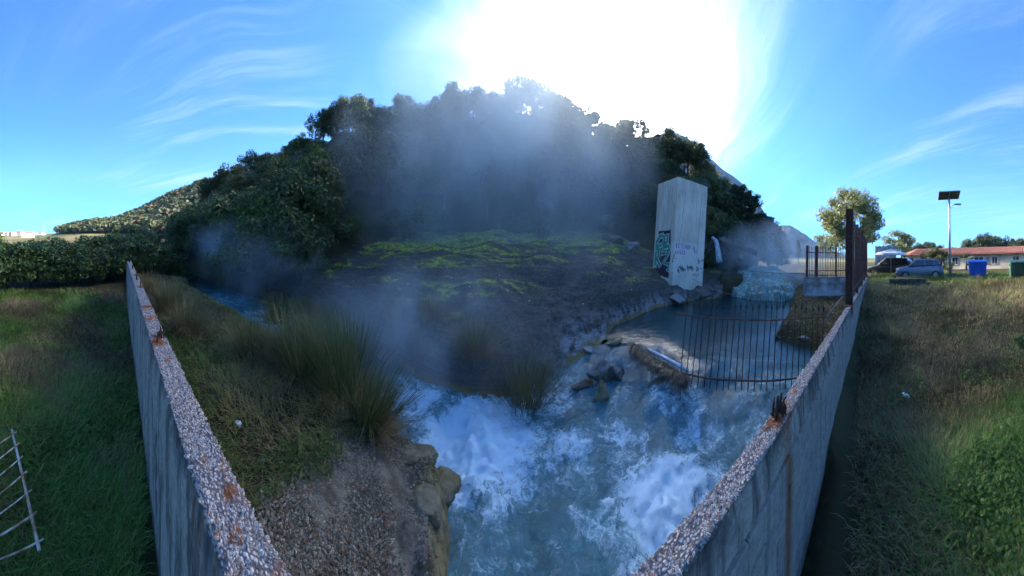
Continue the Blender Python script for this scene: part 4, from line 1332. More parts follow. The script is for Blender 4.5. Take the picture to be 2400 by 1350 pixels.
def pl_right(n, rg):
    th = rg.uniform(1.62, 2.2, n); r = 1.2 * 9 ** rg.random(n)
    x, y = r * np.sin(th), r * np.cos(th)
    ok = (y < .6) & (fbm(x * .9, y * .9, 133, 3) > .05)
    return x[ok], y[ok]
weeds('field_weeds', 2600, pl_left, .026, 'small broad-leaved weeds scattered through the left grass', 31)
weeds('bank_weeds', 1700, pl_bank, .018, 'tiny bright weeds along the foot of the wall on the bank', 32)
weeds('slope_weeds', 2000, pl_right, .024, 'low broad-leaved weeds scattered over the right slope', 33)
# ------------------------------------------------------------------ stones, debris
def rockmat(name, a, b_, c, moss=0.0):
    def fn(t):
        g_ = t.n('ShaderNodeNewGeometry'); p = g_.outputs['Position']
        n1 = t.noise(p, 5, 7, .68, .3)
        col = t.mix(t.ramp(n1, .3, .7), a, b_)
        col = t.mix(t.ramp(t.noise(p, 2.2, 5, .6), .5, .66), col, c)
        out(t, principled(t, col, .7, t.noise(p, 11, 8, .72), .8, .05, spec=.4))
    return mat(name, fn)
rockmat('ochre_rock', (.070, .062, .040), (.26, .225, .14), (.15, .115, .045))
rockmat('wet_rock', (.035, .034, .026), (.13, .125, .105), (.085, .070, .030))
rockmat('pale_wet', (.06, .058, .05), (.24, .23, .205), (.15, .125, .07))
rockmat('pale_rock', (.10, .095, .085), (.30, .285, .26), (.20, .17, .12))
rockmat('hill_rock', (.04, .038, .032), (.15, .14, .125), (.07, .075, .035))
rockmat('green_rock', (.025, .035, .022), (.09, .105, .055), (.05, .075, .035))
def rock(name, loc, size, seed, m_, label, rz=0, cat='rock', sub=3, group=None, rough=.42, worn=0):
    """a broken stone: convex hull of scattered points, edges worn, faces pitted"""
    import bmesh
    rg = np.random.default_rng(seed)
    bm = bmesh.new()
    for i in range((34 if worn else 15) if sub > 2 else 9):
        d = rg.normal(0, 1, 3); d /= np.linalg.norm(d)
        bm.verts.new(Vector(d) * rg.uniform(.78, 1.0))
    h = bmesh.ops.convex_hull(bm, input=bm.verts)
    bmesh.ops.delete(bm, geom=[g for g in h['geom_interior'] if isinstance(g, bmesh.types.BMVert)], context='VERTS')
    bmesh.ops.dissolve_limit(bm, angle_limit=.22, verts=bm.verts, edges=bm.edges)
    if sub > 2:
        bmesh.ops.bevel(bm, geom=bm.edges[:], offset=.13 if worn else .09, segments=2, affect='EDGES', profile=.6)
    bmesh.ops.triangulate(bm, faces=bm.faces[:])
    if sub > 2:
        bmesh.ops.subdivide_edges(bm, edges=bm.edges[:], cuts=2, use_grid_fill=True)
        bmesh.ops.triangulate(bm, faces=bm.faces[:])
        if max(size) > .25:
            bmesh.ops.subdivide_edges(bm, edges=[e for e in bm.edges if e.calc_length() > .12], cuts=1, use_grid_fill=True)
            bmesh.ops.triangulate(bm, faces=bm.faces[:])
    V = np.array([v.co[:] for v in bm.verts])
    o3 = rg.uniform(0, 50, 3)
    k = 1 + rough * (.28 * fbm(V[:, 0] * 1.6 + V[:, 2] * 1.3 + o3[0], V[:, 1] * 1.6 - V[:, 2] + o3[1], seed, 3) + .20 * fbm(V[:, 0] * 6 + o3[2], V[:, 1] * 6 + V[:, 2] * 5, seed + 2, 3, .6))
    for v, c, q in zip(bm.verts, V, k):
        v.co = Vector((c[0] * size[0] * q, c[1] * size[1] * q, c[2] * size[2] * q))
    for f in bm.faces: f.smooth = sub > 2
    me = bpy.data.meshes.new(name); bm.to_mesh(me); bm.free()
    me.materials.append(m_)
    o = bpy.data.objects.new(name, me); COL.objects.link(o)
    o.location = loc; o.rotation_euler = (0, 0, rz)
    return tag(o, label, cat, group)
def ra(px, py, z): return at(px, py, z)
# in the cascade
rock('boulder', ra(1413, 872, .42), (.42, .32, .30), 1, MATS['pale_wet'], 'larger of the two boulders standing together above the cascade', -.6)
rock('boulder', ra(1446, 875, .42), (.22, .20, .28), 2, MATS['pale_wet'], 'small upright boulder touching the right side of a larger one in the cascade', .2)
rock('boulder', ra(1410, 930, .26), (.20, .18, .33), 3, MATS['ochre_rock'], 'ochre boulder standing in front of the paired boulders in the rapids', .1)
rock('boulder', ra(1365, 900, .20), (.34, .2, .13), 4, MATS['wet_rock'], 'flat dark stone left of the standing ochre boulder', .5)
rock('boulder', ra(1548, 910, .34), (.34, .30, .26), 5, MATS['ochre_rock'], 'rounded ochre boulder below the leaning gate', .4)
rock('boulder', ra(1480, 960, .12), (.26, .16, .10), 6, MATS['green_rock'], 'low algae-dark stone awash in the rapids', .2)
# along the near bank
for i, (px, py, z, sz, m_, lb) in enumerate((
        (1035, 1140, .06, (.30, .26, .20), 'ochre_rock', 'smooth rounded boulder bulging from the gravel bank into the foam'),
        (975, 1095, .20, (.32, .22, .15), 'ochre_rock', 'ochre crusted stone at the top of the bank edge below the rushes'),
        (1070, 1215, .04, (.30, .26, .18), 'ochre_rock', 'olive-stained boulder at the foot of the gravel bank'),
        (1000, 1190, .28, (.26, .2, .12), 'ochre_rock', 'yellowish rock half sunk in the gravel beside the boulders'),
        (1140, 1268, .0, (.20, .16, .15), 'green_rock', 'green-black slimy rock at the bottom edge of the stream'),
        (1195, 1290, -.02, (.16, .16, .15), 'green_rock', 'mossy dark rock right of the slimy one at the bottom edge'),
        (1060, 1300, .12, (.28, .22, .16), 'ochre_rock', 'brown-stained flat rock low on the bank at the bottom edge'),
        (940, 1070, .30, (.14, .12, .10), 'pale_rock', 'grey angular stone where rushes meet gravel'))):
    pb = ra(px, py, z)
    rock('boulder', (pb.x, pb.y, H1(pb.x, pb.y) - sz[2] * .5), sz, 20 + i, MATS[m_], lb, i * .7, worn=1)
# on the mound and hill foot
def ontop(px, py, r, dz):
    p = atr(px, py, r); return (p.x, p.y, float(mound_h(np.array([p.x]), np.array([p.y]))[0]) + dz)
rock('outcrop', atr(1275, 490, 19.0), (1.15, .9, 1.15), 40, MATS['hill_rock'], 'tall pale rock outcrop showing through the thicket above the mound', .3, rough=.7)
rock('outcrop', atr(1285, 540, 18.4), (.9, .7, .6), 41, MATS['hill_rock'], 'lower block of the pale outcrop behind dead branches', 1.3, rough=.6)
rock('outcrop', atr(1420, 525, 17.6), (1.1, .8, .85), 42, MATS['hill_rock'], 'whitish weathered rock face between thicket and pier', .8, rough=.7)
rock('outcrop', atr(1440, 560, 17.0), (.9, .7, .6), 43, MATS['wet_rock'], 'dark rock under the whitish rock face', .1, rough=.6)
rock('boulder', atr(1482, 580, 15.0), (.62, .5, .62), 44, MATS['pale_rock'], 'grey boulder on the mound left of the pier', .5)
rock('boulder', atr(1735, 605, 14.5), (.32, .26, .36), 45, MATS['pale_rock'], 'pointed grey rock beside the broken flume', .5)
rock('boulder', atr(1640, 690, 11.4), (.75, .5, .45), 46, MATS['wet_rock'], 'craggy dark ledge under the foot of the pier', .2, rough=.7)
rock('boulder', atr(1590, 700, 11.0), (.6, .4, .28), 47, MATS['pale_rock'], 'crusted grey ledge at the pool edge below the pier', .6, rough=.7)
rock('boulder', ra(1870, 765, .78), (.26, .34, .14), 48, MATS['pale_rock'], 'flat stone at the right rim of the pool', .6)
rock('boulder', ra(1890, 795, .80), (.22, .28, .13), 49, MATS['pale_rock'], 'small stone on the muddy right rim of the pool', .1)
rock('boulder', ra(1440, 800, .68), (.34, .25, .14), 50, MATS['ochre_rock'], 'ochre-rimmed ledge where the pool meets the mound', .2, rough=.6)
rock('boulder', ra(1380, 815, .55), (.36, .22, .15), 51, MATS['pale_rock'], 'crusted whitish ledge beside the cascade', .4, rough=.6)
# shelves of travertine the upper falls run over
def fallsmat(t):
    g_ = t.n('ShaderNodeNewGeometry'); p = g_.outputs['Position']
    q = t.mapping(p, scale=(1.6, 1.6, .30))
    n1 = t.noise(q, 3.0, 8, .72, .6)
    c = t.mix(t.ramp(n1, .34, .66), (.045, .105, .080), (.26, .40, .33))
    c = t.mix(t.ramp(t.noise(q, 7, 6, .7, .8), .52, .70), c, (.62, .70, .72))
    c = t.mix(t.math('MULTIPLY', t.ramp(t.noise(p, 1.4, 4, .6), .5, .62), .6), c, (.16, .14, .075))
    out(t, principled(t, c, .25, n1, .8, .09, spec=.5))
mat('green_falls', fallsmat)
def falls(name, c, rx, ry, h, rz, seed, label, m_):
    n, mrow = 170, 80
    a = np.linspace(0, 2 * math.pi, n, endpoint=False)[None, :]
    k = np.linspace(0, 1, mrow)[:, None]
    rad = np.sin(k * math.pi / 2) ** .85 * (1 + .45 * fbm(np.cos(a) * 1.3 + 7, np.sin(a) * 1.3, seed, 3))
    X, Y = rx * rad * np.cos(a), ry * rad * np.sin(a)
    led = k * 3.2 + .5 * fbm(X * 1.1, Y * 1.1, seed + 5, 3)
    stp = (np.floor(led) + ss(.35, .95, led - np.floor(led))) / 3.2
    kk = np.clip(.35 * k + .65 * stp, 0, 1.02)
    drip = fbm(np.arctan2(Y, X) * 17, k * 1.2 + 0 * a, seed + 2, 3)
    Z = h * np.cos(np.clip(kk, 0, 1) * math.pi / 2) ** 1.1 + .22 * h * fbm(X * 1.6, Y * 1.6, seed + 1, 4) + .07 * drip * (k > .12)
    X, Y = X * (1 + .05 * drip), Y * (1 + .05 * drip)
    o = mk(name, np.stack([X, Y, Z - .15], -1), grid_faces(mrow, n, True)[:, ::-1].copy(), m_, None, True)
    o.location = c; o.rotation_euler = (0, 0, rz)
    return tag(o, label, kind='structure')
p = at(1795, 700, .7)
falls('travertine_falls', (p.x + 1.2, p.y + .55, .62), 2.5, 2.1, 1.15, .5, 3, 'green algae-coated travertine cascade at the head of the pool', MATS['green_falls'])
falls('upper_falls', (p.x + 3.6, p.y + 2.2, 1.0), 2.4, 2.0, 1.35, .4, 5, 'upper whitish travertine shelf under drifting steam', MATS['green_falls'])
rockmat('tan_shelf', (.12, .10, .065), (.26, .225, .16), (.18, .15, .09))
falls('tan_shelf', (p.x + 3.0, p.y - .75, .9), 1.7, 1.1, 1.05, .2, 7, 'smooth tan travertine shelf right of the green cascade', MATS['tan_shelf'])

# ------------------------------------------------------------------ debris jammed in the weir
simple('weed_matted', (.030, .026, .020), .9, .5, 18, c2=(.010, .010, .009), bstr=.8, bdist=.03)
simple('old_rope', (.20, .17, .13), .95, .3, 40)
simple('white_plastic', (.55, .56, .60), .45, .12, 6)
jam = empty('debris_jam', tuple(at(1540, 845, .72)), label='matted weed and broken railing jammed across the pool outlet', cat='debris')
j0, j1 = at(1484, 812, .78), at(1610, 890, .72)
def sag(a, b_, n, s, wob=0, seed=1):
    rg = np.random.default_rng(seed)
    return [a.lerp(b_, k / n) + Vector((rg.normal(0, wob), rg.normal(0, wob), -s * math.sin(math.pi * k / n) + rg.normal(0, wob))) for k in range(n + 1)]
rel = lambda pts: [p - Vector(jam.location) for p in pts]
MB().tube(rel(sag(j0, j1, 12, .02, .025, 2)), [.05 + .03 * math.sin(k * 1.7) for k in range(13)], 8).build('matted_weed', MATS['weed_matted'], jam, True)
rg = np.random.default_rng(9)
n = 2600
f = rg.random(n)
P = np.stack([np.array(rel([j0.lerp(j1, float(q))])[0]) for q in f]) + np.concatenate([rg.normal(0, .035, (n, 2)), rg.normal(.02, .03, (n, 1))], 1)
flow = math.atan2(-.65, -.75)
V, Fc, ti = blades(P, rg.uniform(.10, .42, n), np.full(n, .010), rg.uniform(.9, 1.7, n), rg.random(n), rg, 4, flow + rg.normal(0, .35, n), .35)
grassmat('slime_weed', [(.012, .016, .012), (.030, .032, .022), (.06, .055, .04)], .4, .1)
mk('hanging_weed', V, Fc, MATS['slime_weed'], jam, tint=ti)
for q in (.02, .07, .30, .38, .45, .52):
    s = rel([j0.lerp(j1, q)])[0]
    MB().tube([s - Vector((0, 0, .05)), s + Vector((rnd.uniform(-.02, .02), 0, rnd.uniform(.10, .17)))], [.010, .006], 5).build('iron_spike', MATS['dark_rust'], jam)
pl_ = MB().tube([at(1518, 818, .80), at(1565, 842, .80), at(1612, 868, .78)], [.035, .037, .036], 10).build('plastic_pipe', MATS['white_plastic'], None, True)
tag(pl_, 'pale plastic pipe lying behind the debris jam', 'pipe')
rp = MB().tube([at(1576, 950, .30), at(1590, 915, .42), at(1615, 903, .46), at(1640, 906, .42), at(1680, 915, .38), at(1720, 916, .34)], [.022, .026, .024, .022, .018, .012], 6).build('old_rope', MATS['old_rope'], None, True)
tag(rp, 'frayed rope trailing in the water below the gate', 'rope')
lg = MB().tube([at(1598, 885, .62), at(1606, 905, .45), at(1588, 935, .28)], [.05, .035, .02], 6).build('dead_root', MATS['dead_wood'], None, True)
tag(lg, 'pale dead root wedged under the gate corner', 'root')
# slack cables over the pool
simple('cable_grey', (.13, .125, .13), .6, .2, 20)
c1 = MB().tube(sag(Vector((8.9, 8.55, 1.75)), Vector((9.56, 3.0, 1.95)), 14, .62), .012, 5).build('slack_cable', MATS['cable_grey'], None, True)
tag(c1, 'slack grey cable hanging from the pier to the parapet', 'cable')
c2 = MB().tube(sag(atr(1705, 625, 15.5), Vector((9.62, 2.9, 2.35)), 14, .12), .014, 5).build('slack_cable', MATS['cable_grey'], None, True)
tag(c2, 'upper taut cable crossing above the green cascade', 'cable')
c3 = MB().tube([at(1938, 742, 1.80), at(1975, 695, 1.95), Vector((6.12, .86, 2.25))], .012, 5).build('stay_rod', MATS['cable_grey'], None, True)
tag(c3, 'thin rod tying the gate to the fence end post', 'rod')
# broken wooden flume on the far bank
fl = empty('broken_flume', tuple(atr(1685, 560, 16.5)), label='broken pale wooden trough jutting from the far bank', cat='trough')
f0, f1 = atr(1682, 560, 16.5), atr(1770, 598, 15.2)
dv = (f1 - f0)
for k, (o_, th_k) in enumerate(((Vector((0, 0, 0)), .05), (Vector((.05, -.12, .10)), .05), (Vector((-.05, .12, .10)), .05))):
    b = MB()
    mid = dv * .5
    rotm = dv.to_track_quat('X', 'Z').to_matrix()
    b.box(mid + o_, (dv.length * (1 - .08 * k), .26 if k == 0 else .04, .05 if k == 0 else .22), rotm)
    b.build('plank', MATS['dead_wood'], fl, bevel=.01)
# water falling from the flume end
def fallwater(t):
    p = t.n('ShaderNodeNewGeometry').outputs['Position']
    n1 = t.noise(t.mapping(p, scale=(9, 9, 1.5)), 2, 6, .7, .5)
    out(t, principled(t, t.mix(t.ramp(n1, .4, .62), (.10, .14, .17), (.62, .70, .80)), .35, n1, .6, .05))
mat('falling_water', fallwater)
w0 = atr(1669, 556, 16.4); w1 = atr(1686, 615, 15.6)
tag(MB().tube([w0, w0.lerp(w1, .3) + Vector((.08, -.1, .25)), w0.lerp(w1, .7) + Vector((.06, -.05, .1)), w1], [.10, .14, .19, .22], 9).build('spout_water', MATS['falling_water'], None, True),
    'thin white water spout falling beside the broken flume', kind='structure')

# ------------------------------------------------------------------ small litter
simple('brick_red', (.32, .075, .030), .9, .3, 20)
simple('slate', (.16, .15, .135), .85, .2, 20)
simple('paper_white', (.68, .67, .64), .8, .1, 10)
def on(px, py, z0, dz=.01):
    p = at(px, py, z0); p = at(px, py, H1(p.x, p.y)); return Vector((p.x, p.y, H1(p.x, p.y) + dz))
rock('brick_shard', on(608, 1062, .6, .03), (.035, .022, .03), 60, MATS['brick_red'], 'orange-red brick shard lying on the bank grass', .4, 'brick', 2)
rock('flat_stone', on(616, 1084, .6, .025), (.05, .03, .02), 61, MATS['slate'], 'flat grey stone just below the orange brick shard', 1.2, 'stone', 2)
for i, (px, py) in enumerate(((697, 1152), (725, 1155), (842, 1152), (1025, 1262), (905, 1235))):
    rock('brick_shard', on(px, py, .6, .01), (.022, .014, .012), 62 + i, MATS['brick_red'], 'tiny red brick chip among the bank gravel', i, 'brick', 2, 'red brick chips in the gravel')
rock('crumpled_paper', on(558, 1000, .6, .035), (.06, .05, .05), 70, MATS['paper_white'], 'crumpled dirty white paper on the bank by the wall', .3, 'litter', 3, rough=.9)
rock('white_stone', on(613, 1158, .6, .02), (.03, .024, .02), 71, MATS['paper_white'], 'white pebble at the grass edge beside the gravel', .3, 'stone', 2)
b = MB().tube([(0, 0, 0), (.03, 0, .01), (.10, 0, .012), (.13, .01, .02)], [.028, .032, .036, .020], 9)
o = b.build('plastic_cup', MATS['paper_white'], None, True); o.location = on(2130, 940, .7, .05); o.rotation_euler = (0, -.3, 1.2)
tag(o, 'white plastic cup lying on the right slope', 'litter')
for i, (px, py, s, lb) in enumerate(((2393, 1042, .06, 'crumpled white bag at the right picture edge'), (2043, 783, .03, 'small white scrap beside the wall on the slope'), (2026, 755, .03, 'white scrap low against the wall'), (2268, 760, .05, 'bluish plastic scrap on the brown slope'),
                               (2165, 672, .12, 'pale plastic bag near the concrete kerb blocks'), (48, 721, .06, 'white scrap in the dry grass at the left'), (2215, 661, .10, 'white plastic bag in front of the lamp post'))):
    rock('litter_scrap', on(px, py, .8 if px > 1000 else 0, s * .5), (s, s * .7, s * .5), 80 + i, MATS['paper_white'], lb, i, 'litter', 2, rough=.9)
for i, (px, py, r) in enumerate(((865, 650, 9.5), (1045, 655, 9), (1170, 655, 8.5), (1365, 740, 7.2), (1480, 695, 9.0), (1100, 690, 7), (955, 690, 8), (1240, 720, 7))):
    rock('white_stone', ontop(px, py, r, .03), (.035, .028, .022), 90 + i, MATS['paper_white'], 'small white stone scattered on the dark mound', i, 'stone', 2, 'white stones on the mound')
# rusty white bed-frame panel in the grass at the lower left
simple('chipped_white', (.46, .42, .34), .7, .2, 9, c2=(.24, .11, .05))
fr = empty('rusty_rack', tuple(at(60, 1160, .35)), label='rusty white metal rack panel lying in the left grass', cat='rack')
q0, q1 = at(28, 1008, .25), at(92, 1290, .45)
L0 = Vector(fr.location)
MB().tube([q0 - L0, q0.lerp(q1, .5) - L0 + Vector((0, 0, .01)), q1 - L0], .016, 8).build('side_rail', MATS['chipped_white'], fr, True)
for k in range(7):
    s = q0.lerp(q1, .06 + k * .15)
    e = at(-60, 1075 + k * 42, .12 + .02 * k)
    dd = (e - s).normalized()
    o = MB().tube([s - L0 - dd * .06, s - L0, s + dd * .75 - L0], .007 + .002 * (k % 2), 6).build('rung', MATS['chipped_white'], fr, True)
# ------------------------------------------------------------------ car park, houses and trees on the right
simple('car_paint', (.135, .165, .215), .28, .04, 2, metal=.35, spec=.6, bstr=0)
simple('car_dark', (.018, .019, .022), .3, .1, 2, spec=.6, bstr=0)
simple('glass_dark', (.020, .026, .032), .06, .1, 2, spec=.8, bstr=0)
simple('rubber', (.016, .016, .017), .85, .2, 20)
simple('alloy', (.42, .43, .45), .35, .1, 10, metal=.6)
simple('lamp_red', (.40, .015, .012), .25, .1, 10)
simple('lamp_clear', (.62, .64, .66), .15, .1, 10)
simple('black_plastic', (.020, .020, .021), .6, .2, 12)
simple('number_plate', (.62, .62, .60), .5, .05, 12)

def car(name, loc, rz, L, Wd, Hh, paint, label):
    """small hatchback; x forward, lofted sections"""
    root = empty(name, loc, rz, label=label, cat='car')
    # side outline: x, sill z, waist z
    k = L / 3.65
    body = [(1.825, .34, .52), (1.80, .26, .66), (1.70, .22, .80), (1.45, .20, .90), (1.05, .20, .97), (.80, .20, 1.01), (.2, .20, 1.02), (-.6, .20, 1.05), (-1.3, .20, 1.08), (-1.66, .22, 1.09), (-1.78, .26, 1.02), (-1.825, .36, .86)]
    V, Fc = [], []
    ns = 12
    def ring(x, z0, z1, hw, rnd_=.10):
        h = z1 - z0
        pts = [(-hw * .90, z0), (-hw * .985, z0 + h * .14), (-hw, z0 + h * .45), (-hw * .985, z0 + h * .78), (-hw * .93, z1 - .02), (-hw * .6, z1 + .015)]
        pts = pts + [(-a, b) for a, b in reversed(pts)]
        return [(x * k, a, b) for a, b in pts]
    for x, z0, z1 in body:
        hw = Wd / 2 * (1 - .14 * max(0, abs(x) - 1.35) / .47)
        V += ring(x, z0, z1, hw)
    for i in range(len(body) - 1):
        for j in range(ns):
            a = i * ns + j; b_ = i * ns + (j + 1) % ns
            Fc.append((a, b_, b_ + ns, a + ns))
    Fc.append(tuple(range(ns))); Fc.append(tuple(range(len(V) - ns, len(V)))[::-1])
    o = mk('body', V, Fc, MATS[paint], root, True)
    m_ = o.modifiers.new('sub', 'SUBSURF'); m_.levels = 1; m_.render_levels = 2
    # cabin
    def cabin(sh, name_, m__, par, x0, x1, x2, x3, zt):
        V = []
        for x, z, hw in ((x0, 1.0, Wd / 2 * .93 - sh), (x1, zt, Wd / 2 * .76 - sh), (x2, zt - .02, Wd / 2 * .76 - sh), (x3, 1.06, Wd / 2 * .92 - sh)):
            V += [(x * k, -hw, z), (x * k, hw, z)]
        f = [(0, 1, 3, 2), (2, 3, 5, 4), (4, 5, 7, 6), (0, 2, 4, 6), (1, 7, 5, 3), (0, 6, 7, 1)]
        return mk(name_, V, f, m__, par, False)
    cab = cabin(0, 'roof', MATS[paint], root, .98, .28, -1.38, -1.74, Hh)
    cab.modifiers.new('b', 'BEVEL').width = .05
    zt = Hh
    def win(pts, name_='side_window'):
        for s in (-1, 1):
            V = []
            for x, z in pts:
                t = (z - 1.02) / (zt - 1.02)
                hw = Wd / 2 * (.93 + (.76 - .93) * t) + .012
                V.append((x * k, s * hw, z)); 
            V += [(x, y - s * .02, z) for x, y, z in V]
            n = len(pts)
            f = [tuple(range(n)), tuple(range(2 * n - 1, n - 1, -1))] + [(i, (i + 1) % n, n + (i + 1) % n, n + i) for i in range(n)]
            w_ = mk(name_, V, f, MATS['glass_dark'], root)
    win([(.80, 1.05), (.25, Hh - .09), (-.30, Hh - .09), (-.33, 1.07)])
    win([(-.40, 1.07), (-.37, Hh - .09), (-1.02, Hh - .10), (-1.06, 1.10)])
    win([(-1.13, 1.12), (-1.10, Hh - .12), (-1.36, Hh - .14), (-1.48, 1.13)])
    # windscreen and rear screen
    for xs_, nm in (((.93, 1.05, .34, Hh - .05), 'windscreen'), ((-1.735, 1.12, -1.44, Hh - .08), 'rear_screen')):
        xa, za, xb, zb = xs_
        dx = .012 if nm == 'windscreen' else -.012
        V = [((xa + dx) * k, -Wd * .42, za), ((xa + dx) * k, Wd * .42, za), ((xb + dx) * k, Wd * .36, zb), ((xb + dx) * k, -Wd * .36, zb)]
        V += [(x - dx * 1.5, y, z - .012) for x, y, z in V]
        mk(nm, V, [(0, 1, 2, 3), (7, 6, 5, 4), (0, 4, 5, 1), (1, 5, 6, 2), (2, 6, 7, 3), (3, 7, 4, 0)], MATS['glass_dark'], root)
    for sx, x in ((1, 1.14), (-1, -1.17)):
        for s in (-1, 1):
            wr = bpy.data.objects.new('wheel', None); COL.objects.link(wr); wr.parent = root
            wr.location = (x * k, s * (Wd / 2 - .085), .29)
            def lathe(prof, m__, nm, seg=22):
                V, Fc = [], []
                for i in range(seg):
                    a = 2 * math.pi * i / seg
                    V += [(r_ * math.cos(a), yy, r_ * math.sin(a)) for r_, yy in prof]
                n = len(prof)
                for i in range(seg):
                    for j in range(n - 1):
                        a = i * n + j; b_ = ((i + 1) % seg) * n + j
                        Fc.append((a, b_, b_ + 1, a + 1))
                return mk(nm, V, Fc, m__, wr, True)
            lathe([(.19, -.09), (.27, -.095), (.29, -.07), (.29, .07), (.27, .095), (.19, .09)], MATS['rubber'], 'tyre')
            b = MB()
            for q in range(6):
                a = q * math.pi / 3
                b.box((math.cos(a) * .10, s * .072, math.sin(a) * .10), (.19, .02, .045), Matrix.Rotation(-a, 3, 'Y'))
            b.tube([(0, s * .05, 0), (0, s * .088, 0)], .05, 10)
            for q in range(16):
                a0, a1 = q * math.pi / 8, (q + 1) * math.pi / 8
                b.box((math.cos((a0 + a1) / 2) * .192, s * .06, math.sin((a0 + a1) / 2) * .192), (.022, .07, .08), Matrix.Rotation(-(a0 + a1) / 2, 3, 'Y'))
            b.build('rim', MATS['alloy'], wr)
            # arch
            V = []
            for r_ in (.335, .285):
                for q in range(13):
                    a = math.pi * q / 12
                    V.append((x * k + math.cos(a) * r_, s * (Wd / 2 + .004), .29 + math.sin(a) * r_))
            mk('wheel_arch', V, [(i, i + 1, 14 + i, 13 + i) for i in range(12)], MATS['black_plastic'], root)
    for s in (-1, 1):
        h_ = MB().box((1.70 * k, s * Wd * .36, .74), (.20, .30, .16), Matrix.Rotation(.35, 3, 'Y')).build('headlight', MATS['lamp_clear'], root, bevel=.04)
        MB().box((-1.66 * k, s * Wd * .425, 1.22), (.16, .10, .40), Matrix.Rotation(-.22, 3, 'Y')).build('tail_light', MATS['lamp_red'], root, bevel=.03)
        MB().box((.62 * k, s * (Wd / 2 + .07), 1.06), (.12, .16, .12)).build('wing_mirror', MATS['black_plastic'], root, bevel=.03)
        for x in (-.22, -.95):
            MB().box((x * k, s * (Wd / 2 + .002), .90), (.17, .03, .035)).build('door_handle', MATS['black_plastic'], root)
    MB().box((1.80 * k, 0, .40), (.08, Wd * .8, .16)).build('bumper', MATS['black_plastic'], root, bevel=.03)
    MB().box((-1.80 * k, 0, .42), (.08, Wd * .8, .14)).build('bumper', MATS['black_plastic'], root, bevel=.03)
    MB().box((1.845 * k, 0, .46), (.012, .46, .10)).build('number_plate', MATS['number_plate'], root)
    return root
def gz_(p, dz=0): return (p.x, p.y, H1(p.x, p.y) + dz)
pf, pr_ = atr(2092, 645, 19.3), atr(2214, 648, 19.9)
cc = (pf + pr_) / 2
car('parked_car', (cc.x, cc.y, 1.36), math.atan2(pf.y - pr_.y, pf.x - pr_.x), 3.7, 1.62, 1.56, 'car_paint', 'grey-blue small hatchback parked side-on behind the lamp post')
p = atr(2088, 640, 23.5)
car('parked_car', (p.x, p.y, 1.34), 1.25, 4.3, 1.75, 1.70, 'car_dark', 'dark car parked behind the grey-blue hatchback near the white parasol')

# solar street lamp
lp = atr(2227, 650, 18.4)
lamp = empty('solar_street_lamp', (lp.x, lp.y, H1(lp.x, lp.y) - .1), math.atan2(-lp.y, -lp.x), label='grey lamp post with a tilted solar panel on top', cat='street lamp')
simple('galvanised', (.30, .31, .33), .5, .15, 10, metal=.5)
simple('solar_cell', (.018, .024, .045), .2, .3, 30, spec=.6)
MB().tube([(0, 0, 0), (0, 0, 3.2), (0, 0, 6.25)], [.10, .085, .065], 12).build('pole', MATS['galvanised'], lamp, True)
pa = MB().box((0, 0, 0), (.95, 1.62, .05)).build('solar_panel', MATS['solar_cell'], lamp, bevel=.006)
pa.location = (.02, 0, 6.42); pa.rotation_euler = (.10, -.42, .15)
for a, sz in (((0, .82, 0), (.98, .04, .07)), ((0, -.82, 0), (.98, .04, .07)), ((.48, 0, 0), (.04, 1.6, .07)), ((-.48, 0, 0), (.04, 1.6, .07)), ((0, 0, -.03), (.9, .05, .03))):
    MB().box(a, sz).build('panel_frame', MATS['galvanised'], pa)
MB().tube([(0, 0, 5.35), (.15, .25, 5.62), (.2, .45, 5.68)], .03, 6).build('lamp_arm', MATS['galvanised'], lamp, True)
MB().box((.2, .66, 5.68), (.20, .50, .09)).build('lamp_head', MATS['galvanised'], lamp, bevel=.02)
MB().box((.2, .70, 5.628), (.15, .34, .02)).build('lamp_lens', MATS['lamp_clear'], lamp)

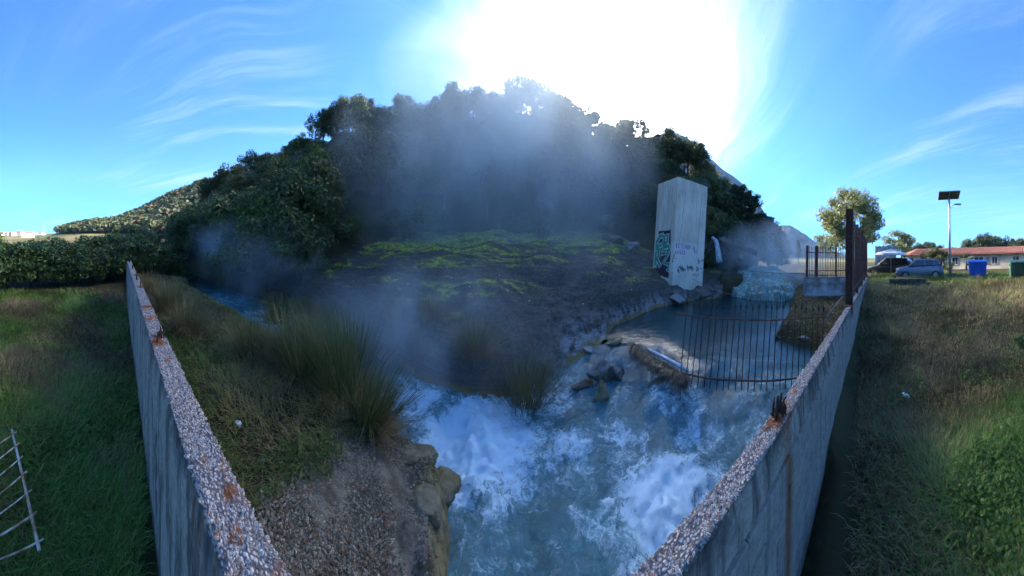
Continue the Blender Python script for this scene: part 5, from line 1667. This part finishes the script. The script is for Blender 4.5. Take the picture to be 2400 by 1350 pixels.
# wheeled rubbish containers
def skip_bin(loc, rz, col, lid, label):
    r_ = empty('rubbish_container', loc, rz, label=label, cat='rubbish bin')
    W2, D2, Hb = 1.36, 1.05, 1.12
    V = [(-W2 / 2 * .90, -D2 / 2 * .8, .18), (W2 / 2 * .90, -D2 / 2 * .8, .18), (W2 / 2 * .90, D2 / 2 * .8, .18), (-W2 / 2 * .90, D2 / 2 * .8, .18),
         (-W2 / 2, -D2 / 2, Hb), (W2 / 2, -D2 / 2, Hb), (W2 / 2, D2 / 2, Hb), (-W2 / 2, D2 / 2, Hb)]
    o = mk('body', V, [(3, 2, 1, 0), (4, 5, 6, 7), (0, 1, 5, 4), (1, 2, 6, 5), (2, 3, 7, 6), (3, 0, 4, 7)], col, r_)
    o.modifiers.new('b', 'BEVEL').width = .04
    for x in (-.45, 0, .45):
        MB().box((x, -D2 / 2 * .9 - .02, .62), (.05, .05, .80), Matrix.Rotation(.11, 3, 'X')).build('rib', col, r_)
    MB().box((0, 0, Hb + .02), (W2 + .10, D2 + .10, .06)).build('rim', col, r_, bevel=.02)
    V, Fc = [], []
    n = 9
    for i in range(n):
        a = math.pi * i / (n - 1)
        y, z = -math.cos(a) * D2 * .52, math.sin(a) * .14 + Hb + .05
        V += [(-W2 / 2 - .02, y, z), (W2 / 2 + .02, y, z)]
    Fc = [(2 * i, 2 * i + 1, 2 * i + 3, 2 * i + 2) for i in range(n - 1)] + [tuple(range(0, 2 * n, 2)), tuple(range(1, 2 * n, 2))[::-1]]
    mk('lid', V, Fc, lid, r_, False)
    for s in (-1, 1):
        MB().tube([(s * (W2 / 2 - .02), -.1, .98), (s * (W2 / 2 + .12), -.1, .98)], .07, 10).build('lifting_pin', MATS['black_plastic'], r_, True)
        for y in (-.32, .32):
            wq = MB().tube([(s * .5 - .03, y, .09), (s * .5 + .03, y, .09)], .09, 12).build('caster', MATS['black_plastic'], r_, True)
    return r_
simple('bin_blue', (.010, .085, .42), .45, .12, 3)
simple('bin_green', (.012, .050, .035), .5, .25, 3)
simple('bin_light_green', (.10, .26, .17), .5, .15, 3)
p = atr(2291, 648, 18.6); q_ = math.atan2(-p.y, -p.x) + math.pi / 2
skip_bin((p.x, p.y, H1(p.x, p.y)), q_ + .12, MATS['bin_blue'], MATS['bin_blue'], 'bright blue wheeled rubbish container on the sunlit grass')
p = atr(2392, 650, 17.2); q_ = math.atan2(-p.y, -p.x) + math.pi / 2
g2 = skip_bin((p.x, p.y, H1(p.x, p.y)), q_ + .1, MATS['bin_green'], MATS['bin_green'], 'dark green wheeled rubbish container at the right edge')
MB().box((-.72, 0, .62), (.05, .95, .92)).build('pale_end_panel', MATS['bin_light_green'], g2)

# low kerb of concrete blocks
kb = atr(2125, 664, 13.2)
kerb = empty('block_kerb', (kb.x, kb.y, H1(kb.x, kb.y)), math.atan2(-kb.y, -kb.x) + math.pi / 2, label='low dark kerb of concrete blocks in the grass before the cars', cat='kerb')
simple('damp_block', (.075, .075, .065), .95, .3, 6, c2=(.030, .034, .022), bstr=.6, bdist=.02)
kx = MB().box((0, 0, 0), (.49, .22, .20)).build('concrete_block', MATS['damp_block'], kerb, bevel=.012)
k = 0
for row in range(2):
    for i in range(5 if row == 0 else 4):
        o = kx if k == 0 else kx.copy()
        if k: COL.objects.link(o); o.parent = kerb
        k += 1
        o.location = (-.95 + i * .5 + (.26 if row else 0) + rnd.uniform(-.01, .01), rnd.uniform(-.015, .015), .07 + row * .205)
        o.rotation_euler = (0, 0, rnd.uniform(-.03, .03))

# long low house with a tiled roof
simple('cream_render', (.50, .44, .33), .9, .12, .8, c2=(.36, .31, .23), detail=6)
simple('old_red_tile', (.30, .115, .070), .85, .3, 1.2, c2=(.19, .085, .06), detail=6)
simple('dark_window', (.03, .035, .045), .15, .2, 3)
simple('grey_shutter', (.16, .16, .17), .7, .2, 6)
simple('white_frame', (.55, .54, .52), .7, .1, 6)
ha, hb = atr(2122, 600, 44), atr(2560, 600, 40)
hd = (hb - ha); hd.z = 0
hx, hrot = hd.length, math.atan2(hd.y, hd.x)
zg = H1(ha.x, ha.y) - .3
house = empty('long_house', (ha.x, ha.y, zg), hrot, label='long cream single-storey house with a faded red tiled roof', cat='house')
EH = 3.35 - zg + .12
MB().box((hx / 2, 3.0, EH / 2), (hx, 6.0, EH)).build('wall', MATS['cream_render'], house)
def gable(x0, x1, y0, y1, z0, rise, name='roof'):
    ym = (y0 + y1) / 2
    V = [(x0, y0, z0), (x1, y0, z0), (x1, y1, z0), (x0, y1, z0), (x0 + 1.2, ym, z0 + rise), (x1 - 1.2, ym, z0 + rise)]
    V += [(a, b, c - .14) for a, b, c in V[:4]]
    return mk(name, V, [(0, 1, 5, 4), (1, 2, 5), (2, 3, 4, 5), (3, 0, 4), (0, 6, 7, 1), (1, 7, 8, 2), (2, 8, 9, 3), (3, 9, 6, 0), (9, 8, 7, 6)], MATS['old_red_tile'], house)
rf = gable(-.5, hx + .5, -.6, 6.5, EH + .15, 1.05)
# roll tiles run down the front slope
tl = MB().tube([(0, 0, 0), (0, 3.5, 1.03)], .085, 5, False).build('roof_tile_row', MATS['old_red_tile'], rf, True)
nt_ = int((hx - 3) / .30)
for i in range(min(nt_, 130)):
    o = tl if i == 0 else tl.copy()
    if i: COL.objects.link(o); o.parent = rf
    o.location = (1.2 + i * .30, -.60, EH + .165 + rnd.uniform(-.01, .01))
wx = 1.2
i = 0
while wx < hx - 1:
    wdt = (1.0, 1.5, .9)[i % 3]
    o = MB().box((wx, -.025, EH - 1.05), (wdt, .06, 1.15)).build('window', MATS['dark_window'], house)
    fr_ = MB()
    for sx in (-1, 1): fr_.box((wx + sx * wdt / 2, -.06, EH - 1.05), (.07, .06, 1.22))
    for sz in (-1, 1): fr_.box((wx, -.065, EH - 1.05 + sz * .59), (wdt + .1, .06, .07))
    fr_.box((wx, -.062, EH - 1.05), (.05, .05, 1.1))
    fr_.build('window_frame', MATS['white_frame'], o)
    if i % 3 == 1:
        MB().box((wx + wdt, -.06, EH - 1.05), (.55, .05, 1.2)).build('shutter', MATS['grey_shutter'], house)
    wx += (2.6, 3.4, 2.2, 4.0)[i % 4]; i += 1
# ruined white wall behind the parasol
simple('flaking_white', (.50, .50, .49), .9, .2, 1.6, c2=(.16, .16, .15), detail=8)
ra_ = atr(2076, 600, 30)
rw = empty('ruined_wall', (ra_.x, ra_.y, H1(ra_.x, ra_.y)), math.atan2(-ra_.y, -ra_.x) + math.pi / 2, label='flaking white ruined wall behind the parasol', cat='wall')
V, Fc = [], []
n = 26
rg = np.random.default_rng(5)
for i in range(n):
    x = -1.3 + 2.6 * i / (n - 1)
    zt = 3.05 + .10 * rg.random() + (.12 if i % 5 == 0 else 0)
    V += [(x, -.12, -.3), (x, -.12, zt), (x, .12, zt), (x, .12, -.3)]
for i in range(n - 1):
    a = 4 * i
    Fc += [(a, a + 4, a + 5, a + 1), (a + 1, a + 5, a + 6, a + 2), (a + 2, a + 6, a + 7, a + 3)]
Fc += [(0, 1, 2, 3), (4 * n - 1, 4 * n - 2, 4 * n - 3, 4 * n - 4)]
mk('wall_body', V, Fc, MATS['flaking_white'], rw)
# parasol
simple('canvas_white', (.70, .71, .72), .8, .06, 3)
pp_ = atr(2088, 640, 21.5)
par = empty('market_parasol', (pp_.x, pp_.y, H1(pp_.x, pp_.y)), .3, label='large white market parasol open beside the dark car', cat='parasol')
V = [(0, 0, .42)]; n = 8
for i in range(n):
    a = 2 * math.pi * i / n; V.append((1.45 * math.cos(a), 1.45 * math.sin(a), 0))
for i in range(n):
    a = 2 * math.pi * i / n; V.append((1.46 * math.cos(a), 1.46 * math.sin(a), -.14))
Fc = [(0, 1 + i, 1 + (i + 1) % n) for i in range(n)] + [(1 + i, 9 + i, 9 + (i + 1) % n, 1 + (i + 1) % n) for i in range(n)]
cn = mk('canopy', V, Fc, MATS['canvas_white'], par); cn.location = (0, 0, 2.18 - .2)
cn.modifiers.new('s', 'SOLIDIFY').thickness = .012
MB().tube([(0, 0, 0), (0, 0, 2.38)], .028, 8).build('pole', MATS['galvanised'], par, True)
for i in range(8):
    a = 2 * math.pi * i / 8
    MB().tube([(0, 0, 1.72), (.95 * math.cos(a), .95 * math.sin(a), 2.10)], .012, 4).build('rib', MATS['galvanised'], par)

# gum tree
gum = tree_proto('gum_tree', 260, 'leaf_gum', 2.9, 3.5, 3.9, 135, 130, (.40, .80), .12, .30, 1.2, 'pale_bark', .16)
p = atr(1998, 600, 21.0)
plant(gum, (p.x, p.y, H1(p.x, p.y) - .1), .6, 1.12, 'tall sunlit gum tree with hanging leaves behind the iron fence', 'tree', None, 1.0)
gum2 = tree_proto('feathery_tree', 261, 'leaf_gum', 1.9, 1.9, 2.9, 40, 90, (.35, .65), .13, .35, .8, 'pale_bark', .12)
p = atr(2110, 590, 36)
plant(gum2, (p.x, p.y, H1(p.x, p.y)), .2, 1.25, 'pale green feathery tree left of the long house roof', 'tree')
# pines
def pine_proto(name, seed, h, w, lv, leaf=.16, open_=.75):
    rg = np.random.default_rng(seed)
    C = []
    b = MB()
    b.tube([(0, 0, -.5), (rg.normal(0, .05) * h, 0, h * .5), (rg.normal(0, .04) * h, 0, h)], [.16, .11, .02], 7)
    for i in range(lv):
        z = h * (.22 + .76 * i / (lv - 1))
        rad = w * (1 - (i / lv) ** 1.6) * rg.uniform(.6, 1.1) + .25
        for a in rg.uniform(0, 6.283, int(rg.integers(3, 6))):
            e = Vector((math.cos(a) * rad, math.sin(a) * rad, z + rg.uniform(.1, .5)))
            b.tube([(0, 0, z - .1), e * .5 + Vector((0, 0, z * .5 - .1)), e], [.04, .03, .01], 4, False)
            for f in (.45, .75, 1.0):
                if rg.random() < open_ + .2:
                    C.append((e.x * f, e.y * f, z - .1 + (e.z - z + .1) * f + .1, rg.uniform(.30, .52), rg.random()))
    C = np.array(C)
    P, N, T = crown_points(rg, C, 62, None, .35)
    V, Fc, ti = leaves(P, N, leaf, .22, rg, T)
    root = bpy.data.objects.new(name, None)
    cw = mk('crown', V, Fc, MATS['needle_pine'], root, tint=ti, link=False)
    tk = b.build('trunk', MATS['bark'], root, True); COL.objects.unlink(tk)
    return (root, tk, cw)
PN_ = [pine_proto('pine_tree', 300 + i, 6.0, 2.0, 9) for i in range(3)]
PINES = [(1762, 560, 23, 1.05, 'tall sunlit pine at the hill end right of the pier'), (1738, 540, 24.5, 1.12, 'dark pine leaning against the hill end'), (1800, 590, 22, .80, 'lower pine above the drifting steam'),
         (1775, 585, 20, .62, 'young pine in front of the tall sunlit pine'), (1822, 600, 24, .72, 'outermost pine of the group at the hill end')]
for i, (px, py, r, s, lb) in enumerate(PINES):
    p = atr(px, py, r)
    plant(PN_[i % 3], (p.x, p.y, max(H1(p.x, p.y), 1.0) - .2), i * 1.3, s, lb, 'tree')
PB = [tree_proto('stone_pine', 310 + i, 'needle_pine', 3.0, 1.7, 3.6, 44, 80, (.5, .9), .22, .3, trunk=.16) for i in range(3)]
for i, (px, r, s) in enumerate(((2150, 58, .95), (2178, 56, 1.15), (2205, 60, .9), (2232, 57, .85), (2262, 58, 1.0), (2290, 55, 1.25), (2318, 54, 1.35), (2345, 60, .8), (2372, 54, 1.2), (2408, 56, 1.1), (2135, 54, .9), (2440, 55, 1.1))):
    p = atr(px, 590, r)
    plant(PB[i % 3], (p.x, p.y, H1(p.x, p.y) - .2), i * .9, s, 'dark rounded pine in the row behind the long house', 'tree', 'pines behind the long house')
# shrubs by the house
for i, (px, py, r, s, lb) in enumerate(((2195, 625, 33, .85, 'big olive bush growing against the long house'), (2222, 632, 30, .6, 'dark bush behind the lamp post'), (2175, 632, 35, .7, 'small bush left of the big olive bush'))):
    p = atr(px, py, r)
    plant(OL[i] if i != 1 else SH[0], (p.x, p.y, H1(p.x, p.y) - .1), i, s, lb, 'bush')
# dwarf palm
simple('palm_leaf', (.075, .095, .030), .6, .3, 8)
pq = atr(2265, 620, 34)
palm = empty('fan_palm', (pq.x, pq.y, H1(pq.x, pq.y)), 0, label='small fan palm before the house wall', cat='palm')
MB().tube([(0, 0, -.1), (0, 0, 1.2)], [.16, .12], 8).build('trunk', MATS['bark'], palm, True)
rg = np.random.default_rng(8)
for k in range(16):
    a = k * 2.4; e = rg.uniform(.15, 1.2)
    d = Vector((math.cos(a) * math.cos(e), math.sin(a) * math.cos(e), math.sin(e)))
    tip = Vector((0, 0, 1.2)) + d * .75
    side = d.cross(Vector((0, 0, 1))).normalized(); upv = side.cross(d)
    V = [tip]; Fc = []
    for j in range(11):
        b_ = -1.2 + 2.4 * j / 10
        V.append(tip + (d * math.cos(b_) + side * math.sin(b_)) * (.62 if j % 2 == 0 else .35) + upv * .05 * math.cos(b_))
    Fc = [(0, j + 1, j + 2) for j in range(10)]
    mk('frond', V, Fc, MATS['palm_leaf'], palm)
bare('bare_tree', tuple(atr(2365, 640, 28) - Vector((0, 0, .6))), 5, 1.3, .04, 5, MATS['dead_wood'], 31, 'leafless tree in front of the house behind the green container', 'tree')
bare('bare_shrub', tuple(on(2290, 660, 1.4, 0)), 14, .35, .008, 4, MATS['dead_wood'], 32, 'pinkish dry weeds in front of the blue container', 'weeds', .15, .5)
bare('bare_shrub', tuple(on(2155, 655, 1.4, 0)), 12, .25, .007, 4, MATS['dead_wood'], 33, 'dry weeds in front of the parked hatchback', 'weeds', .15, .5)
bare('bare_shrub', tuple(on(2365, 665, 1.4, 0)), 12, .35, .008, 4, MATS['dark_twig'], 34, 'dark dry branches heaped before the green container', 'weeds', .05, .8)
# cypresses
cy = pine_proto('cypress', 320, 5.0, .55, 12, .13, 1.0)
for i, (px, r, s, lb) in enumerate(((1832, 42, .75, 'tall thin cypress by the distant mountain'), (1845, 46, .55, 'small cypress right of the tall thin one'), (1872, 44, .55, 'lone little cypress against the pale mountain'))):
    p = atr(px, 585, r)
    plant(cy, (p.x, p.y, p.z - 2.2), i, s, lb, 'tree', None, 1.3)

# ------------------------------------------------------------------ far things
def mtnmat(t):
    p = t.n('ShaderNodeNewGeometry').outputs['Position']
    n1 = t.noise(p, .012, 7, .65)
    c = t.mix(t.ramp(n1, .38, .62), (.020, .028, .018), (.075, .075, .065))
    out(t, principled(t, c, .95, t.noise(p, .03, 7, .7), .8, 12, spec=.05))
mat('mountain', mtnmat)
def mountain(name, prof, r0, r1, r2, seed, label):
    e = [elev(*q) for q in prof]
    th = np.linspace(e[0][0], e[-1][0], 220)
    ee = np.interp(th, [a for a, _ in e], [b for _, b in e])
    rr = np.concatenate([np.linspace(r0, r1, 40), np.linspace(r1, r2, 14)[1:]])
    T, R_ = np.meshgrid(th, rr)
    pk = ZC + ee[None, :] * r1
    g_ = np.where(R_ <= r1, ((R_ - r0) / (r1 - r0)) ** 1.25, 1 - ((R_ - r1) / (r2 - r1)))
    X, Y = R_ * np.sin(T), R_ * np.cos(T)
    Z = 1 + (pk - 1) * g_ + (r1 * .025) * fbm(X / r1 * 14, Y / r1 * 14, seed, 6, .55) * np.sin(np.clip(g_, 0, 1) * math.pi) + r1 * .004 * fbm(T * 60, R_ * 0, seed + 1, 4) * g_
    o = mk(name, np.stack([X, Y, Z], -1), grid_faces(*X.shape), MATS['mountain'], None, True)
    return tag(o, label, kind='structure')
mountain('mountain', [(1380, 420), (1480, 335), (1540, 315), (1590, 312), (1615, 326), (1642, 343), (1664, 370), (1692, 396), (1722, 416), (1750, 438), (1790, 495), (1840, 560), (1880, 600)], 700, 1300, 1900, 5, 'steep hazy blue mountain showing behind the hill shoulder')
mountain('mountain', [(1700, 590), (1780, 548), (1830, 528), (1852, 529), (1880, 545), (1910, 566), (1940, 585), (1985, 598), (2020, 603)], 900, 1500, 2200, 9, 'low pale blue mountain far behind the parapet railing')
# pylon
py_ = atr(102, 548, 330)
pyl = empty('power_pylon', (py_.x, py_.y, py_.z - 1.5), .6, label='lattice power pylon far off on the left skyline', cat='pylon')
b = MB()
for s in ((-1, -1), (1, -1), (1, 1), (-1, 1)):
    b.tube([(s[0] * 2.2, s[1] * 2.2, 0), (s[0] * .5, s[1] * .5, 11), (s[0] * .3, s[1] * .3, 17)], .16, 4)
for z in (2, 5, 8, 11):
    w_ = 2.2 - 1.7 * z / 11
    for s in (-1, 1):
        b.tube([(-w_, s * w_, z), (w_ * .8, s * w_ * .8, z + 2.5)], .10, 4); b.tube([(w_, s * w_, z), (-w_ * .8, s * w_ * .8, z + 2.5)], .10, 4)
b.build('lattice_mast', MATS['galvanised'], pyl)
for z, w_ in ((10.5, 4.6), (13.5, 3.8), (16.2, 2.6)):
    MB().box((0, 0, z), (w_ * 2, .35, .35)).build('cross_arm', MATS['galvanised'], pyl)
# houses of the distant town and sheds in the fields
simple('town_white', (.60, .57, .52), .9, .1, 1)
simple('town_roof', (.34, .15, .09), .9, .2, 1)
hs = random.Random(3)
for i in range(14):
    px = 2 + i * 7.2 + hs.uniform(-3, 3)
    p = atr(px, 549, 420 + hs.uniform(-60, 80))
    zg_ = p.z - hs.uniform(2.0, 3.5)
    w_, d_h, h_ = hs.uniform(7, 13), 8, hs.uniform(3.5, 6)
    t_ = empty('town_house', (p.x, p.y, zg_), hs.uniform(0, 3), label='tiny pale house in the far town on the left horizon', cat='house', group='houses of the far town')
    MB().box((0, 0, h_ / 2), (w_, d_h, h_)).build('wall', MATS['town_white'], t_)
    V = [(-w_ / 2 - .3, -d_h / 2 - .3, h_), (w_ / 2 + .3, -d_h / 2 - .3, h_), (w_ / 2 + .3, d_h / 2 + .3, h_), (-w_ / 2 - .3, d_h / 2 + .3, h_), (-w_ / 2 + 1, 0, h_ + 1.8), (w_ / 2 - 1, 0, h_ + 1.8)]
    mk('roof', V, [(0, 1, 5, 4), (1, 2, 5), (2, 3, 4, 5), (3, 0, 4), (3, 2, 1, 0)], MATS['town_roof'], t_)
for px, r, w_, lb in ((172, 150, 7, 'long white shed in the fields beyond the hedge'), (66, 170, 9, 'pale low shed in the sunny field')):
    p = atr(px, 560, r)
    t_ = empty('field_shed', (p.x, p.y, H1(p.x, p.y)), 1.9, label=lb, cat='shed')
    MB().box((0, 0, 1.4), (w_, 4, 2.8)).build('wall', MATS['town_white'], t_)
    MB().box((0, 0, 2.95), (w_ + .6, 4.6, .25)).build('roof', MATS['galvanised'], t_)
# ------------------------------------------------------------------ steam and haze
def steammat(name, dens, sc, lo, hi, aniso=.25, stretch=(1, 1, .6)):
    def fn(t):
        tc_ = t.n('ShaderNodeTexCoord').outputs['Object']
        p = t.n('ShaderNodeNewGeometry').outputs['Position']
        r2 = t.vmath('DOT_PRODUCT', tc_, tc_)
        fall = t.math('POWER', t.math('MAXIMUM', t.math('SUBTRACT', 1.0, r2), 0.0), 1.3)
        nz = t.noise(t.mapping(p, scale=stretch), sc, 4, .55, .8)
        d = t.math('MULTIPLY', t.math('MULTIPLY', fall, t.ramp(nz, lo, hi)), dens)
        v = t.n('ShaderNodeVolumePrincipled', {'Color': (.84, .96, 1.0, 1), 'Density': d, 'Anisotropy': aniso})
        t.n('ShaderNodeOutputMaterial', {'Volume': v.outputs[0]})
    m_ = mat(name, fn)
    m_.cycles.volume_step_rate = 1.0
    return m_
def steam(c, rad, m_, label, rz=0, ry=0):
    import bmesh
    bm = bmesh.new(); bmesh.ops.create_icosphere(bm, subdivisions=3, radius=1.0)
    me = bpy.data.meshes.new('steam'); bm.to_mesh(me); bm.free()
    me.materials.append(m_)
    o = bpy.data.objects.new('steam', me); COL.objects.link(o)
    o.location = c; o.scale = rad; o.rotation_euler = (0, ry, rz)
    return tag(o, label, kind='stuff')
steam((-.8, 15.6, 7.5), (13.5, 5.4, 11.5), steammat('steam_veil', .21, .22, .24, .74, .3, (1, 1, .55)), 'tall veil of steam drifting in front of the wooded hill')
steam((-1.6, 5.3, .9), (3.6, 1.8, 2.0), steammat('steam_foam', .42, .7, .30, .72), 'low steam rolling off the white foam')
steam((2.2, 8.0, 2.4), (5.0, 2.2, 2.6), steammat('steam_mound', .06, .5, .36, .7), 'thin steam hanging over the mossy mound')
steam((14.8, 7.0, 3.0), (4.6, 4.6, 2.8), steammat('steam_falls', .26, .5, .36, .66), 'white steam billowing over the upper cascade')
steam((-12.0, 6.6, 1.6), (7.0, 2.6, 2.8), steammat('steam_brook', .26, .45, .38, .7), 'bluish steam along the brook beyond the rushes', .05)
steam((-24.0, 12.0, 4.0), (8.0, 4.0, 4.5), steammat('steam_drift', .10, .3, .38, .66), 'wisp of steam drifting against the far wooded slope', .2)

def hazemat(t):
    v = t.n('ShaderNodeVolumePrincipled', {'Color': (.38, .64, 1.0, 1), 'Density': .00015, 'Anisotropy': .1})
    t.n('ShaderNodeOutputMaterial', {'Volume': v.outputs[0]})
mat('air', hazemat)
hzb = MB().box((0, 0, 330), (5400, 5400, 690)).build('haze', MATS['air'])
tag(hzb, 'blue haze in the air fading the far mountains', kind='stuff')
